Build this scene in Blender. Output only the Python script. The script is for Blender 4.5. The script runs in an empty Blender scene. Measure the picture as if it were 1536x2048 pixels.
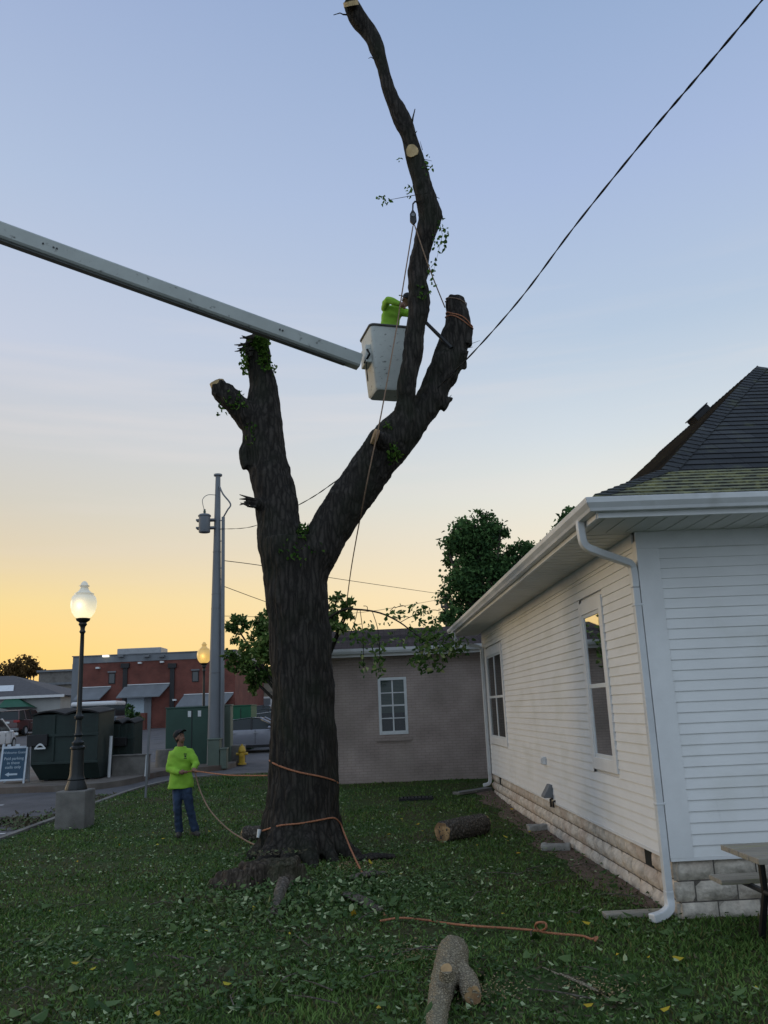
import bpy, bmesh, math, random
import numpy as np
from mathutils import Vector, Matrix, noise
from mathutils.bvhtree import BVHTree
random.seed(7); rng = np.random.default_rng(7)
scene = bpy.context.scene
COL = scene.collection
PI = math.pi

# ------------------------------------------------------------------ camera
FPX, CX, CY, EYE = 1680.0, 768.0, 1024.0, 2.0      # focal length in photo pixels, photo centre, eye height
PITCH, ROLL = math.radians(13.2), math.radians(-2.4)
cam = bpy.data.cameras.new('camera'); co = bpy.data.objects.new('camera', cam); COL.objects.link(co)
RM = Matrix.Rotation(PI / 2 + PITCH, 3, 'X') @ Matrix.Rotation(ROLL, 3, 'Z')
co.location = (0, 0, EYE); co.rotation_euler = RM.to_euler()
cam.sensor_fit = 'VERTICAL'; cam.sensor_height = 24; cam.lens = 24 * FPX / 2048
cam.clip_start = .05; cam.clip_end = 4000
scene.camera = co

# ------------------------------------------------------------------ colour helpers
def lin(r, g, b):
    f = lambda c: (c / 255 / 12.92) if c / 255 <= .04045 else ((c / 255 + .055) / 1.055) ** 2.4
    return (f(r), f(g), f(b), 1)

# ------------------------------------------------------------------ sky (dusk: warm afterglow to the west, blue above)
SUN_AZ = Vector((-.9, .44, 0)).normalized(); SUN_EL = math.radians(2)
w = bpy.data.worlds.new('World'); scene.world = w; w.use_nodes = True
nt = w.node_tree; nt.nodes.clear(); N = nt.nodes.new; Lk = nt.links.new
out = N('ShaderNodeOutputWorld'); bg = N('ShaderNodeBackground'); Lk(bg.outputs[0], out.inputs[0])
tc = N('ShaderNodeTexCoord'); sep = N('ShaderNodeSeparateXYZ'); Lk(tc.outputs['Generated'], sep.inputs[0])
def ramp(stops):
    r = N('ShaderNodeValToRGB'); Lk(sep.outputs['Z'], r.inputs[0]); e = r.color_ramp.elements
    while len(e) < len(stops): e.new(.5)
    for i, (p, c, k) in enumerate(stops):
        l = lin(*c); e[i].position = p; e[i].color = (l[0] * k, l[1] * k, l[2] * k, 1)
    return r
west = ramp([(0, (253, 198, 104), 1), (.07, (251, 209, 124), 1), (.129, (238, 211, 147), 1), (.186, (217, 202, 174), 1), (.24, (204, 199, 187), 1),
             (.30, (197, 198, 199), 1), (.407, (189, 197, 214), 1), (.555, (170, 186, 212), 1), (.72, (150, 168, 203), 1), (1, (128, 150, 192), 1)])
east = ramp([(0, (238, 216, 186), 1), (.07, (242, 222, 184), 1), (.129, (240, 223, 194), 1), (.186, (230, 222, 204), 1), (.24, (219, 221, 215), 1),
             (.30, (203, 212, 219), 1), (.407, (177, 194, 214), 1), (.555, (161, 179, 212), 1), (.72, (140, 163, 198), 1), (1, (122, 146, 190), 1)])
dotn = N('ShaderNodeVectorMath'); dotn.operation = 'DOT_PRODUCT'
flat = N('ShaderNodeVectorMath'); flat.operation = 'MULTIPLY'; flat.inputs[1].default_value = (1, 1, 0); Lk(tc.outputs['Generated'], flat.inputs[0])
nrm = N('ShaderNodeVectorMath'); nrm.operation = 'NORMALIZE'; Lk(flat.outputs[0], nrm.inputs[0])
Lk(nrm.outputs[0], dotn.inputs[0]); dotn.inputs[1].default_value = SUN_AZ
mr = N('ShaderNodeMapRange'); Lk(dotn.outputs['Value'], mr.inputs[0]); mr.inputs[1].default_value = .22; mr.inputs[2].default_value = .80
mx = N('ShaderNodeMixRGB'); Lk(mr.outputs[0], mx.inputs[0]); Lk(east.outputs[0], mx.inputs[1]); Lk(west.outputs[0], mx.inputs[2])
# sky behind the camera is made brighter, an added blue fill for the walls
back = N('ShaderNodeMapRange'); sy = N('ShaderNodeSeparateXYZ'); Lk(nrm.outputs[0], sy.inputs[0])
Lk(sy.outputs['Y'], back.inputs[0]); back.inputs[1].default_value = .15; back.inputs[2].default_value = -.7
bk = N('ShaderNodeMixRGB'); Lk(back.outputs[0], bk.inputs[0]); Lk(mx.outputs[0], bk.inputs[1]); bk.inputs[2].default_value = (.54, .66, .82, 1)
# faint streaks of thin cloud low in the west
mp = N('ShaderNodeMapping'); mp.inputs['Scale'].default_value = (1.2, 1.2, 16); Lk(tc.outputs['Generated'], mp.inputs[0])
cn = N('ShaderNodeTexNoise'); cn.inputs['Scale'].default_value = 2.3; cn.inputs['Detail'].default_value = 5; Lk(mp.outputs[0], cn.inputs[0])
cr = N('ShaderNodeMapRange'); Lk(cn.outputs['Fac'], cr.inputs[0]); cr.inputs[1].default_value = .5; cr.inputs[2].default_value = .8; cr.inputs[4].default_value = .35
cb = N('ShaderNodeValToRGB'); Lk(sep.outputs['Z'], cb.inputs[0]); cb.color_ramp.elements[0].position = .1; cb.color_ramp.elements[0].color = (0, 0, 0, 1)
cb.color_ramp.elements[1].position = .34; cb.color_ramp.elements[1].color = (1, 1, 1, 1); e = cb.color_ramp.elements.new(.5); e.color = (0, 0, 0, 1)
cm = N('ShaderNodeMath'); cm.operation = 'MULTIPLY'; Lk(cr.outputs[0], cm.inputs[0]); Lk(cb.outputs[0], cm.inputs[1])
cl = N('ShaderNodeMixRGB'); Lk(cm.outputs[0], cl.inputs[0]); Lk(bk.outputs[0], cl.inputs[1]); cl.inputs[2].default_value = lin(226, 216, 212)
sk = N('ShaderNodeTexSky'); sk.sky_type = 'NISHITA'; sk.sun_disc = False; sk.sun_elevation = SUN_EL
sk.sun_rotation = math.atan2(SUN_AZ.x, SUN_AZ.y)
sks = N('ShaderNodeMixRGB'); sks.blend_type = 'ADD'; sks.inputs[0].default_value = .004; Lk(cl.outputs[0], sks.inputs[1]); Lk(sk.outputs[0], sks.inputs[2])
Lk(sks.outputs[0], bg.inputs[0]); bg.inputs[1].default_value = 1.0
sun = bpy.data.lights.new('sun', 'SUN'); so = bpy.data.objects.new('sun', sun); COL.objects.link(so)
sun.energy = .45; sun.angle = math.radians(14); sun.color = (1, .78, .5)
so.rotation_euler = Vector((SUN_AZ.x, SUN_AZ.y, math.tan(math.radians(6)))).to_track_quat('Z', 'Y').to_euler()
vs = scene.view_settings; vs.view_transform = 'Standard'; vs.look = 'None'; vs.exposure = .13; vs.gamma = 1; vs.use_curve_mapping = False
scene.cycles.max_bounces = 6

# ------------------------------------------------------------------ surveying helpers: photo pixel -> point in the place
def ray(px, py): return RM @ Vector(((px - CX) / FPX, (CY - py) / FPX, -1))
CAM = Vector((0, 0, EYE))
def P(px, py, Y): d = ray(px, py); return CAM + d * (Y / d.y)
def Zp(px, py, z): d = ray(px, py); return CAM + d * ((z - EYE) / d.z)
def gz(y):
    t = min(1, max(0, (y - 16) / 12)); return .35 * t * t * (3 - 2 * t) + .033 * min(45, max(0, y - 30))
def G(px, py, up=0):
    z = 0
    for i in range(80): p = Zp(px, py, z); z = .5 * z + .5 * (gz(p.y) + up)
    return p
def mpx(p):                                             # metres per photo pixel at a point
    return -(RM.transposed() @ (p - CAM)).z / FPX

# ------------------------------------------------------------------ materials
MATS = {}
def M(name, col, rough=.75, n=(6, .25), bump=(40, .15), metal=0, spec=.4, col2=None, stretch=(1, 1, 1), n2=None, coat=0, emit=None):
    m = bpy.data.materials.new(name); m.use_nodes = True; t = m.node_tree; b = t.nodes['Principled BSDF']
    tcn = t.nodes.new('ShaderNodeTexCoord'); mpn = t.nodes.new('ShaderNodeMapping'); mpn.inputs['Scale'].default_value = stretch
    t.links.new(tcn.outputs['Object'], mpn.inputs[0])
    c = col if len(col) == 4 else (*col, 1)
    c2 = col2 if col2 else tuple(max(0, x * (1 - n[1])) for x in c[:3]); c2 = (*c2[:3], 1)
    c1 = c if col2 else (*[min(1, x * (1 + n[1] * .7)) for x in c[:3]], 1)
    nz = t.nodes.new('ShaderNodeTexNoise'); nz.inputs['Scale'].default_value = n[0]; nz.inputs['Detail'].default_value = 7; nz.inputs['Roughness'].default_value = .62
    t.links.new(mpn.outputs[0], nz.inputs[0])
    r = t.nodes.new('ShaderNodeMapRange'); r.inputs[1].default_value = .32; r.inputs[2].default_value = .68; t.links.new(nz.outputs['Fac'], r.inputs[0])
    x = t.nodes.new('ShaderNodeMixRGB'); x.inputs[1].default_value = c1; x.inputs[2].default_value = c2; t.links.new(r.outputs[0], x.inputs[0])
    last = x.outputs[0]
    if n2:                                              # (scale, colour, threshold, amount): patches of a second colour
        z2 = t.nodes.new('ShaderNodeTexNoise'); z2.inputs['Scale'].default_value = n2[0]; z2.inputs['Detail'].default_value = 6; t.links.new(mpn.outputs[0], z2.inputs[0])
        r2 = t.nodes.new('ShaderNodeMapRange'); r2.inputs[1].default_value = n2[2]; r2.inputs[2].default_value = n2[2] + .12; r2.inputs[4].default_value = n2[3]
        t.links.new(z2.outputs['Fac'], r2.inputs[0]); y = t.nodes.new('ShaderNodeMixRGB'); y.inputs[2].default_value = (*n2[1][:3], 1)
        t.links.new(r2.outputs[0], y.inputs[0]); t.links.new(last, y.inputs[1]); last = y.outputs[0]
    t.links.new(last, b.inputs['Base Color'])
    b.inputs['Roughness'].default_value = rough; b.inputs['Metallic'].default_value = metal; b.inputs['Specular IOR Level'].default_value = spec
    b.inputs['Coat Weight'].default_value = coat
    if bump and bump[1] > 0:
        bn = t.nodes.new('ShaderNodeTexNoise'); bn.inputs['Scale'].default_value = bump[0]; bn.inputs['Detail'].default_value = 8; t.links.new(mpn.outputs[0], bn.inputs[0])
        bb = t.nodes.new('ShaderNodeBump'); bb.inputs['Strength'].default_value = bump[1]; bb.inputs['Distance'].default_value = .02
        t.links.new(bn.outputs['Fac'], bb.inputs['Height']); t.links.new(bb.outputs[0], b.inputs['Normal'])
    if emit:
        b.inputs['Emission Color'].default_value = (*emit[0], 1); b.inputs['Emission Strength'].default_value = emit[1]
    MATS[name] = m; return m
def brick_mat(name, c1, c2, mortar, bw=.2, bh=.067, ms=.008, bump=.4, rough=.85, msmooth=.1, patch=None):
    m = M(name, c1, rough=rough, n=(3, .15), bump=None); t = m.node_tree; b = t.nodes['Principled BSDF']
    uv = t.nodes.new('ShaderNodeUVMap'); br = t.nodes.new('ShaderNodeTexBrick'); t.links.new(uv.outputs[0], br.inputs[0])
    br.inputs['Scale'].default_value = 1; br.inputs['Brick Width'].default_value = bw; br.inputs['Row Height'].default_value = bh
    br.inputs['Mortar Size'].default_value = ms; br.inputs['Mortar Smooth'].default_value = msmooth; br.inputs['Bias'].default_value = 0
    br.inputs['Color1'].default_value = (*c1[:3], 1); br.inputs['Color2'].default_value = (*c2[:3], 1); br.inputs['Mortar'].default_value = (*mortar[:3], 1)
    nz = t.nodes.new('ShaderNodeTexNoise'); nz.inputs['Scale'].default_value = 1.3; nz.inputs['Detail'].default_value = 8; tcn = t.nodes.new('ShaderNodeTexCoord'); t.links.new(tcn.outputs['Object'], nz.inputs[0])
    r = t.nodes.new('ShaderNodeMapRange'); r.inputs[1].default_value = .3; r.inputs[2].default_value = .7; r.inputs[3].default_value = .72; r.inputs[4].default_value = 1.15; t.links.new(nz.outputs['Fac'], r.inputs[0])
    mul = t.nodes.new('ShaderNodeVectorMath'); mul.operation = 'SCALE'; t.links.new(br.outputs['Color'], mul.inputs[0]); t.links.new(r.outputs[0], mul.inputs['Scale'])
    last = mul.outputs[0]
    if patch:                                           # (scale, colour, low, high, amount) moss or stain
        z2 = t.nodes.new('ShaderNodeTexNoise'); z2.inputs['Scale'].default_value = patch[0]; z2.inputs['Detail'].default_value = 9; z2.inputs['Roughness'].default_value = .7; t.links.new(tcn.outputs['Object'], z2.inputs[0])
        r2 = t.nodes.new('ShaderNodeMapRange'); r2.inputs[1].default_value = patch[2]; r2.inputs[2].default_value = patch[3]; r2.inputs[4].default_value = patch[4]; t.links.new(z2.outputs['Fac'], r2.inputs[0])
        y = t.nodes.new('ShaderNodeMixRGB'); y.inputs[2].default_value = (*patch[1], 1); t.links.new(r2.outputs[0], y.inputs[0]); t.links.new(last, y.inputs[1]); last = y.outputs[0]
    t.links.new(last, b.inputs['Base Color'])
    bb = t.nodes.new('ShaderNodeBump'); bb.inputs['Strength'].default_value = bump; bb.inputs['Distance'].default_value = .01; bb.invert = True
    t.links.new(br.outputs['Fac'], bb.inputs['Height'])
    b2 = t.nodes.new('ShaderNodeBump'); b2.inputs['Strength'].default_value = .25; b2.inputs['Distance'].default_value = .01
    n3 = t.nodes.new('ShaderNodeTexNoise'); n3.inputs['Scale'].default_value = 60; t.links.new(tcn.outputs['Object'], n3.inputs[0]); t.links.new(n3.outputs['Fac'], b2.inputs['Height'])
    t.links.new(bb.outputs[0], b2.inputs['Normal']); t.links.new(b2.outputs[0], b.inputs['Normal'])
    return m
def leaf_mat(name, c1, c2, yellow=None, rough=.6, trans=.25, sc=3, spec=.08):
    m = bpy.data.materials.new(name); m.use_nodes = True; t = m.node_tree; b = t.nodes['Principled BSDF']
    g = t.nodes.new('ShaderNodeNewGeometry'); nz = t.nodes.new('ShaderNodeTexNoise'); nz.inputs['Scale'].default_value = sc
    t.links.new(g.outputs['Position'], nz.inputs[0])
    wn = t.nodes.new('ShaderNodeMath'); wn.operation = 'MULTIPLY_ADD'; t.links.new(g.outputs['Random Per Island'], wn.inputs[0]); wn.inputs[1].default_value = .7; wn.inputs[2].default_value = -.35
    ad = t.nodes.new('ShaderNodeMath'); t.links.new(nz.outputs['Fac'], ad.inputs[0]); t.links.new(wn.outputs[0], ad.inputs[1])
    r = t.nodes.new('ShaderNodeValToRGB'); t.links.new(ad.outputs[0], r.inputs[0]); e = r.color_ramp.elements
    e[0].position = .2; e[0].color = (*c1[:3], 1); e[1].position = .8; e[1].color = (*c2[:3], 1)
    last = r.outputs[0]
    if yellow:
        gt = t.nodes.new('ShaderNodeMath'); gt.operation = 'GREATER_THAN'; t.links.new(g.outputs['Random Per Island'], gt.inputs[0]); gt.inputs[1].default_value = 1 - yellow[1]
        y = t.nodes.new('ShaderNodeMixRGB'); y.inputs[2].default_value = (*yellow[0][:3], 1); t.links.new(gt.outputs[0], y.inputs[0]); t.links.new(last, y.inputs[1]); last = y.outputs[0]
    t.links.new(last, b.inputs['Base Color']); b.inputs['Roughness'].default_value = rough; b.inputs['Specular IOR Level'].default_value = spec
    tr = t.nodes.new('ShaderNodeBsdfTranslucent'); t.links.new(last, tr.inputs[0]); ms = t.nodes.new('ShaderNodeMixShader'); ms.inputs[0].default_value = trans
    t.links.new(b.outputs[0], ms.inputs[1]); t.links.new(tr.outputs[0], ms.inputs[2]); t.links.new(ms.outputs[0], t.nodes['Material Output'].inputs[0])
    MATS[name] = m; return m
def bark_mat(name, c1, c2, moss, sx=9, amount=.5, strength=.9, zs=.13):
    m = bpy.data.materials.new(name); m.use_nodes = True; t = m.node_tree; b = t.nodes['Principled BSDF']; nn = t.nodes.new; lk = t.links.new
    tcn = nn('ShaderNodeTexCoord'); mpn = nn('ShaderNodeMapping'); mpn.inputs['Scale'].default_value = (1, 1, zs); lk(tcn.outputs['Object'], mpn.inputs[0])
    ds = nn('ShaderNodeTexNoise'); ds.inputs['Scale'].default_value = 9; ds.inputs['Detail'].default_value = 5; lk(tcn.outputs['Object'], ds.inputs[0])
    mxv = nn('ShaderNodeMixRGB'); mxv.inputs[0].default_value = .05; lk(mpn.outputs[0], mxv.inputs[1]); lk(ds.outputs['Color'], mxv.inputs[2])
    vo = nn('ShaderNodeTexVoronoi'); vo.feature = 'DISTANCE_TO_EDGE'; vo.inputs['Scale'].default_value = sx * 2; lk(mxv.outputs[0], vo.inputs[0])
    nz = nn('ShaderNodeTexNoise'); nz.inputs['Scale'].default_value = sx * 3; nz.inputs['Detail'].default_value = 9; nz.inputs['Roughness'].default_value = .7; lk(mxv.outputs[0], nz.inputs[0])
    vr = nn('ShaderNodeMapRange'); vr.inputs[2].default_value = .34; vr.inputs[3].default_value = .25; lk(vo.outputs['Distance'], vr.inputs[0])
    mu = nn('ShaderNodeMath'); mu.operation = 'MULTIPLY'; lk(vr.outputs[0], mu.inputs[0]); lk(nz.outputs['Fac'], mu.inputs[1])
    r = nn('ShaderNodeValToRGB'); lk(mu.outputs[0], r.inputs[0]); e = r.color_ramp.elements; e[0].position = .02; e[0].color = (*c1, 1); e[1].position = .5; e[1].color = (*c2, 1)
    n2 = nn('ShaderNodeTexNoise'); n2.inputs['Scale'].default_value = 1.6; n2.inputs['Detail'].default_value = 7; lk(tcn.outputs['Object'], n2.inputs[0])
    r2 = nn('ShaderNodeMapRange'); r2.inputs[1].default_value = .48; r2.inputs[2].default_value = .66; r2.inputs[4].default_value = amount; lk(n2.outputs['Fac'], r2.inputs[0])
    y = nn('ShaderNodeMixRGB'); y.inputs[2].default_value = (*moss, 1); lk(r2.outputs[0], y.inputs[0]); lk(r.outputs[0], y.inputs[1]); lk(y.outputs[0], b.inputs['Base Color'])
    bb = nn('ShaderNodeBump'); bb.inputs['Strength'].default_value = strength; bb.inputs['Distance'].default_value = .035; lk(mu.outputs[0], bb.inputs['Height']); lk(bb.outputs[0], b.inputs['Normal'])
    b.inputs['Roughness'].default_value = .95; b.inputs['Specular IOR Level'].default_value = .15; MATS[name] = m; return m

m_asphalt = M('asphalt', (.10, .096, .098), .9, n=(1.2, .3), bump=(120, .4), n2=(.5, (.11, .10, .098), .55, .6))
m_concrete = M('concrete', (.17, .16, .145), .9, n=(4, .25), bump=(50, .35), n2=(1.2, (.09, .085, .075), .55, .7))
m_padcon = M('pad_concrete', (.15, .13, .11), .9, n=(2, .3), bump=(60, .3), n2=(.8, (.12, .08, .06), .5, .6))
m_paint = M('road_paint', (.62, .62, .6), .8, n=(9, .35), bump=(80, .2), n2=(7, (.15, .15, .15), .6, .8))
m_bark = bark_mat('tree_bark', (.007, .0066, .0062), (.056, .049, .042), (.019, .024, .014), sx=8)
m_barkpale = bark_mat('log_bark', (.07, .058, .04), (.50, .42, .29), (.24, .24, .14), sx=20, amount=.4, zs=1.6)
m_barkdark = bark_mat('dark_log_bark', (.016, .014, .012), (.17, .145, .12), (.08, .08, .06), sx=11, zs=.8)
m_cut = M('cut_wood', (.62, .46, .24), .85, n=(5, .3), bump=(60, .4), n2=(3, (.42, .28, .13), .52, .6))
m_cutdull = M('old_cut_wood', (.42, .27, .13), .9, n=(7, .35), bump=(60, .4), n2=(5, (.18, .10, .05), .52, .8))
m_siding = M('white_siding', (.73, .73, .715), .55, n=(1.3, .06), bump=(30, .03), stretch=(1, 1, 2), n2=(1.1, (.60, .60, .56), .52, .45))
m_trim = M('white_trim', (.70, .70, .69), .5, n=(3, .07), bump=(50, .05))
m_gutter = M('gutter_metal', (.60, .61, .61), .4, n=(2, .15), bump=(20, .05), n2=(3, (.42, .42, .40), .6, .5))
m_soffit = M('soffit', (.62, .62, .60), .6, n=(2, .08), bump=(30, .04))
m_rock = M('rock_face_block', (.56, .50, .42), .95, n=(9, .35), bump=(22, .9), n2=(1.4, (.42, .31, .24), .52, .5))
m_mortar = M('mortar', (.13, .115, .10), .95, n=(12, .3), bump=(60, .5))
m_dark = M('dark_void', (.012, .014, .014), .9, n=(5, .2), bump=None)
m_shingle = brick_mat('roof_shingle', (.020, .023, .025), (.040, .043, .044), (.008, .008, .009), bw=.32, bh=.14, ms=.006, patch=(2.6, (.10, .11, .045), .56, .72, .65))
m_moss = brick_mat('mossy_shingle', (.11, .115, .07), (.18, .18, .10), (.022, .022, .015), bw=.32, bh=.14, ms=.007, patch=(7, (.30, .29, .11), .45, .68, .75))
m_shingle2 = brick_mat('brown_shingle', (.060, .044, .044), (.095, .072, .070), (.026, .020, .020), bw=.32, bh=.14, ms=.008)
m_brickt = brick_mat('taupe_painted_brick', (.37, .30, .265), (.395, .32, .285), (.305, .245, .215), bump=.5, patch=(.7, (.30, .255, .215), .5, .75, .6))
m_brickr = brick_mat('red_brick', (.19, .05, .035), (.15, .04, .03), (.16, .09, .07), bump=.3)
m_glass = M('window_glass', (.012, .016, .016), .04, n=(1, .1), bump=(1.5, .015), spec=.8)
m_blind = M('blind', (.20, .25, .22), .7, n=(4, .1), bump=None)
m_bark2 = bark_mat('grey_bark', (.03, .026, .022), (.20, .17, .14), (.10, .10, .06), sx=9)
m_galv = M('galvanised_steel', (.17, .185, .20), .6, n=(1.5, .15), bump=(30, .05), metal=.1, stretch=(1, 1, .3))
m_dkgreen = M('dumpster_green', (.013, .026, .022), .6, n=(2, .3), bump=(12, .15), n2=(4, (.03, .03, .022), .6, .4))
m_green2 = M('cabinet_green', (.03, .07, .052), .6, n=(1.5, .15), bump=(20, .05))
m_green3 = M('bright_green', (.008, .085, .04), .6, n=(2, .15), bump=(20, .05))
m_palegreen = M('pale_green_cabinet', (.11, .145, .115), .6, n=(2, .15), bump=(20, .05))
m_black = M('black_metal', (.012, .012, .013), .45, n=(5, .2), bump=(30, .05))
m_iron = M('green_black_iron', (.007, .010, .010), .5, n=(6, .3), bump=(30, .08), spec=.5)
m_white = M('white_paint', (.62, .64, .64), .5, n=(4, .08), bump=(30, .03))
m_boom = M('fibreglass_boom', (.34, .365, .34), .5, n=(2, .12), bump=(20, .04), n2=(11, (.06, .06, .055), .63, .9))
m_boomdk = M('boom_underside_dark', (.10, .105, .10), .6, n=(3, .3), bump=(20, .1))
m_bucket = M('bucket_white', (.50, .52, .48), .5, n=(2, .12), bump=(15, .05), n2=(13, (.05, .05, .045), .615, .95), stretch=(1, 1, 1.6))
m_rim = M('bucket_rim', (.09, .085, .075), .7, n=(8, .3))
m_grey = M('grey_metal', (.15, .16, .17), .5, n=(3, .2), bump=(20, .05))
m_rope = M('orange_rope', (.42, .17, .085), .8, n=(60, .4), bump=(200, .5))
m_ropetan = M('tan_rope', (.27, .18, .12), .85, n=(60, .4), bump=(200, .5))
m_rubber = M('rubber', (.015, .015, .015), .85, n=(9, .2))
m_hivis = M('hi_vis_shirt', (.25, .48, .04), .8, n=(7, .16), bump=(9, .5))
m_jeans = M('blue_jeans', (.020, .036, .07), .9, n=(10, .3), bump=(14, .5), n2=(3, (.05, .085, .16), .5, .7))
m_skin = M('skin', (.22, .115, .075), .6, n=(12, .15), bump=(60, .1))
m_hair = M('dark_hair', (.012, .009, .008), .8, n=(40, .3), bump=(90, .4))
m_cap = M('dark_cap', (.02, .021, .022), .85, n=(20, .2), bump=(80, .2))
m_glove = M('work_glove', (.06, .055, .05), .85, n=(30, .3))
m_boot = M('work_boot', (.05, .045, .038), .8, n=(20, .3))
m_lime = M('sky_metal', (.3, .31, .32), .4, n=(4, .15))
m_yellow = M('hydrant_yellow', (.55, .36, .04), .5, n=(5, .2), bump=(20, .1))
m_blue = M('sign_blue', (.025, .065, .11), .6, n=(3, .15), bump=None)
m_signwhite = M('sign_frame', (.50, .55, .60), .6, n=(6, .15), bump=(20, .05))
m_letter = M('letter_white', (.42, .50, .56), .6, n=(20, .2), bump=None)
m_wood = M('weathered_wood', (.30, .27, .22), .85, n=(3, .2), bump=(40, .4), stretch=(1, 12, 12), n2=(2, (.28, .28, .10), .56, .6))
m_dirt = M('bare_dirt', (.15, .10, .072), .98, n=(6, .35), bump=(30, .6))
l_lawn = leaf_mat('grass_blade', (.050, .104, .022), (.14, .225, .058), ((.15, .14, .05), .07), trans=.2, sc=1.1)
l_fallen = leaf_mat('fallen_leaf', (.026, .062, .012), (.11, .175, .055), ((.32, .38, .20), .09), trans=.1, sc=2, spec=.25)
l_yellow = leaf_mat('yellow_leaf', (.42, .36, .04), (.48, .30, .03), trans=.1)
l_debris = leaf_mat('brown_debris', (.05, .04, .025), (.12, .11, .06), ((.09, .13, .05), .3), trans=.05)
l_tree = leaf_mat('tree_leaf', (.026, .064, .024), (.105, .20, .065), trans=.3, sc=.8)
l_tree2 = leaf_mat('near_tree_leaf', (.035, .08, .02), (.14, .22, .06), ((.32, .36, .16), .08), trans=.3, sc=.8)
l_far = leaf_mat('far_tree_leaf', (.07, .05, .02), (.16, .10, .04), trans=.3, sc=.3)
l_ivy = leaf_mat('ivy_leaf', (.03, .08, .012), (.11, .20, .035), trans=.3, sc=3)

# ------------------------------------------------------------------ object helpers
WM = {}
def link(o, parent=None, world=False):
    COL.objects.link(o)
    if parent is not None:
        o.parent = parent
        if world: o.matrix_parent_inverse = WM[parent.name].inverted(); WM[o.name] = Matrix.Identity(4)
        else: WM[o.name] = WM[parent.name] @ o.matrix_basis
    else: WM[o.name] = o.matrix_basis.copy()
    return o
def tag(o, label=None, cat=None, group=None, kind=None):
    if label: o['label'] = label
    if cat: o['category'] = cat
    if group: o['group'] = group
    if kind: o['kind'] = kind
    return o
def thing(name, label, cat, loc=(0, 0, 0), rz=0, group=None):
    o = bpy.data.objects.new(name, None); o.empty_display_size = .2; o.location = loc; o.rotation_euler = (0, 0, rz)
    o.matrix_basis = Matrix.Translation(Vector(loc)) @ Matrix.Rotation(rz, 4, 'Z')
    link(o); return tag(o, label, cat, group)
def copytree(o, loc, rz, label, parent=None):
    c = o.copy(); COL.objects.link(c)
    if parent is None: c.location = loc; c.rotation_euler = (0, 0, rz); c['label'] = label
    else: c.parent = parent
    for ch in [q for q in COL.objects if q.parent == o]: copytree(ch, None, 0, None, c)
    return c
def frame_of(d):
    d = d.normalized(); a = Vector((0, 0, 1)) if abs(d.z) < .9 else Vector((1, 0, 0))
    x = d.cross(a).normalized(); return x, x.cross(d).normalized()
def smooth_path(pts, k=6):
    pts = [Vector(p) for p in pts]; o = []
    for i in range(len(pts) - 1):
        a = pts[max(0, i - 1)]; b = pts[i]; c = pts[i + 1]; d = pts[min(len(pts) - 1, i + 2)]
        for j in range(k):
            t = j / k; o.append(.5 * ((2 * b) + (c - a) * t + (2 * a - 5 * b + 4 * c - d) * t * t + (3 * b - a - 3 * c + d) * t ** 3))
    o.append(pts[-1]); return o
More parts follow.
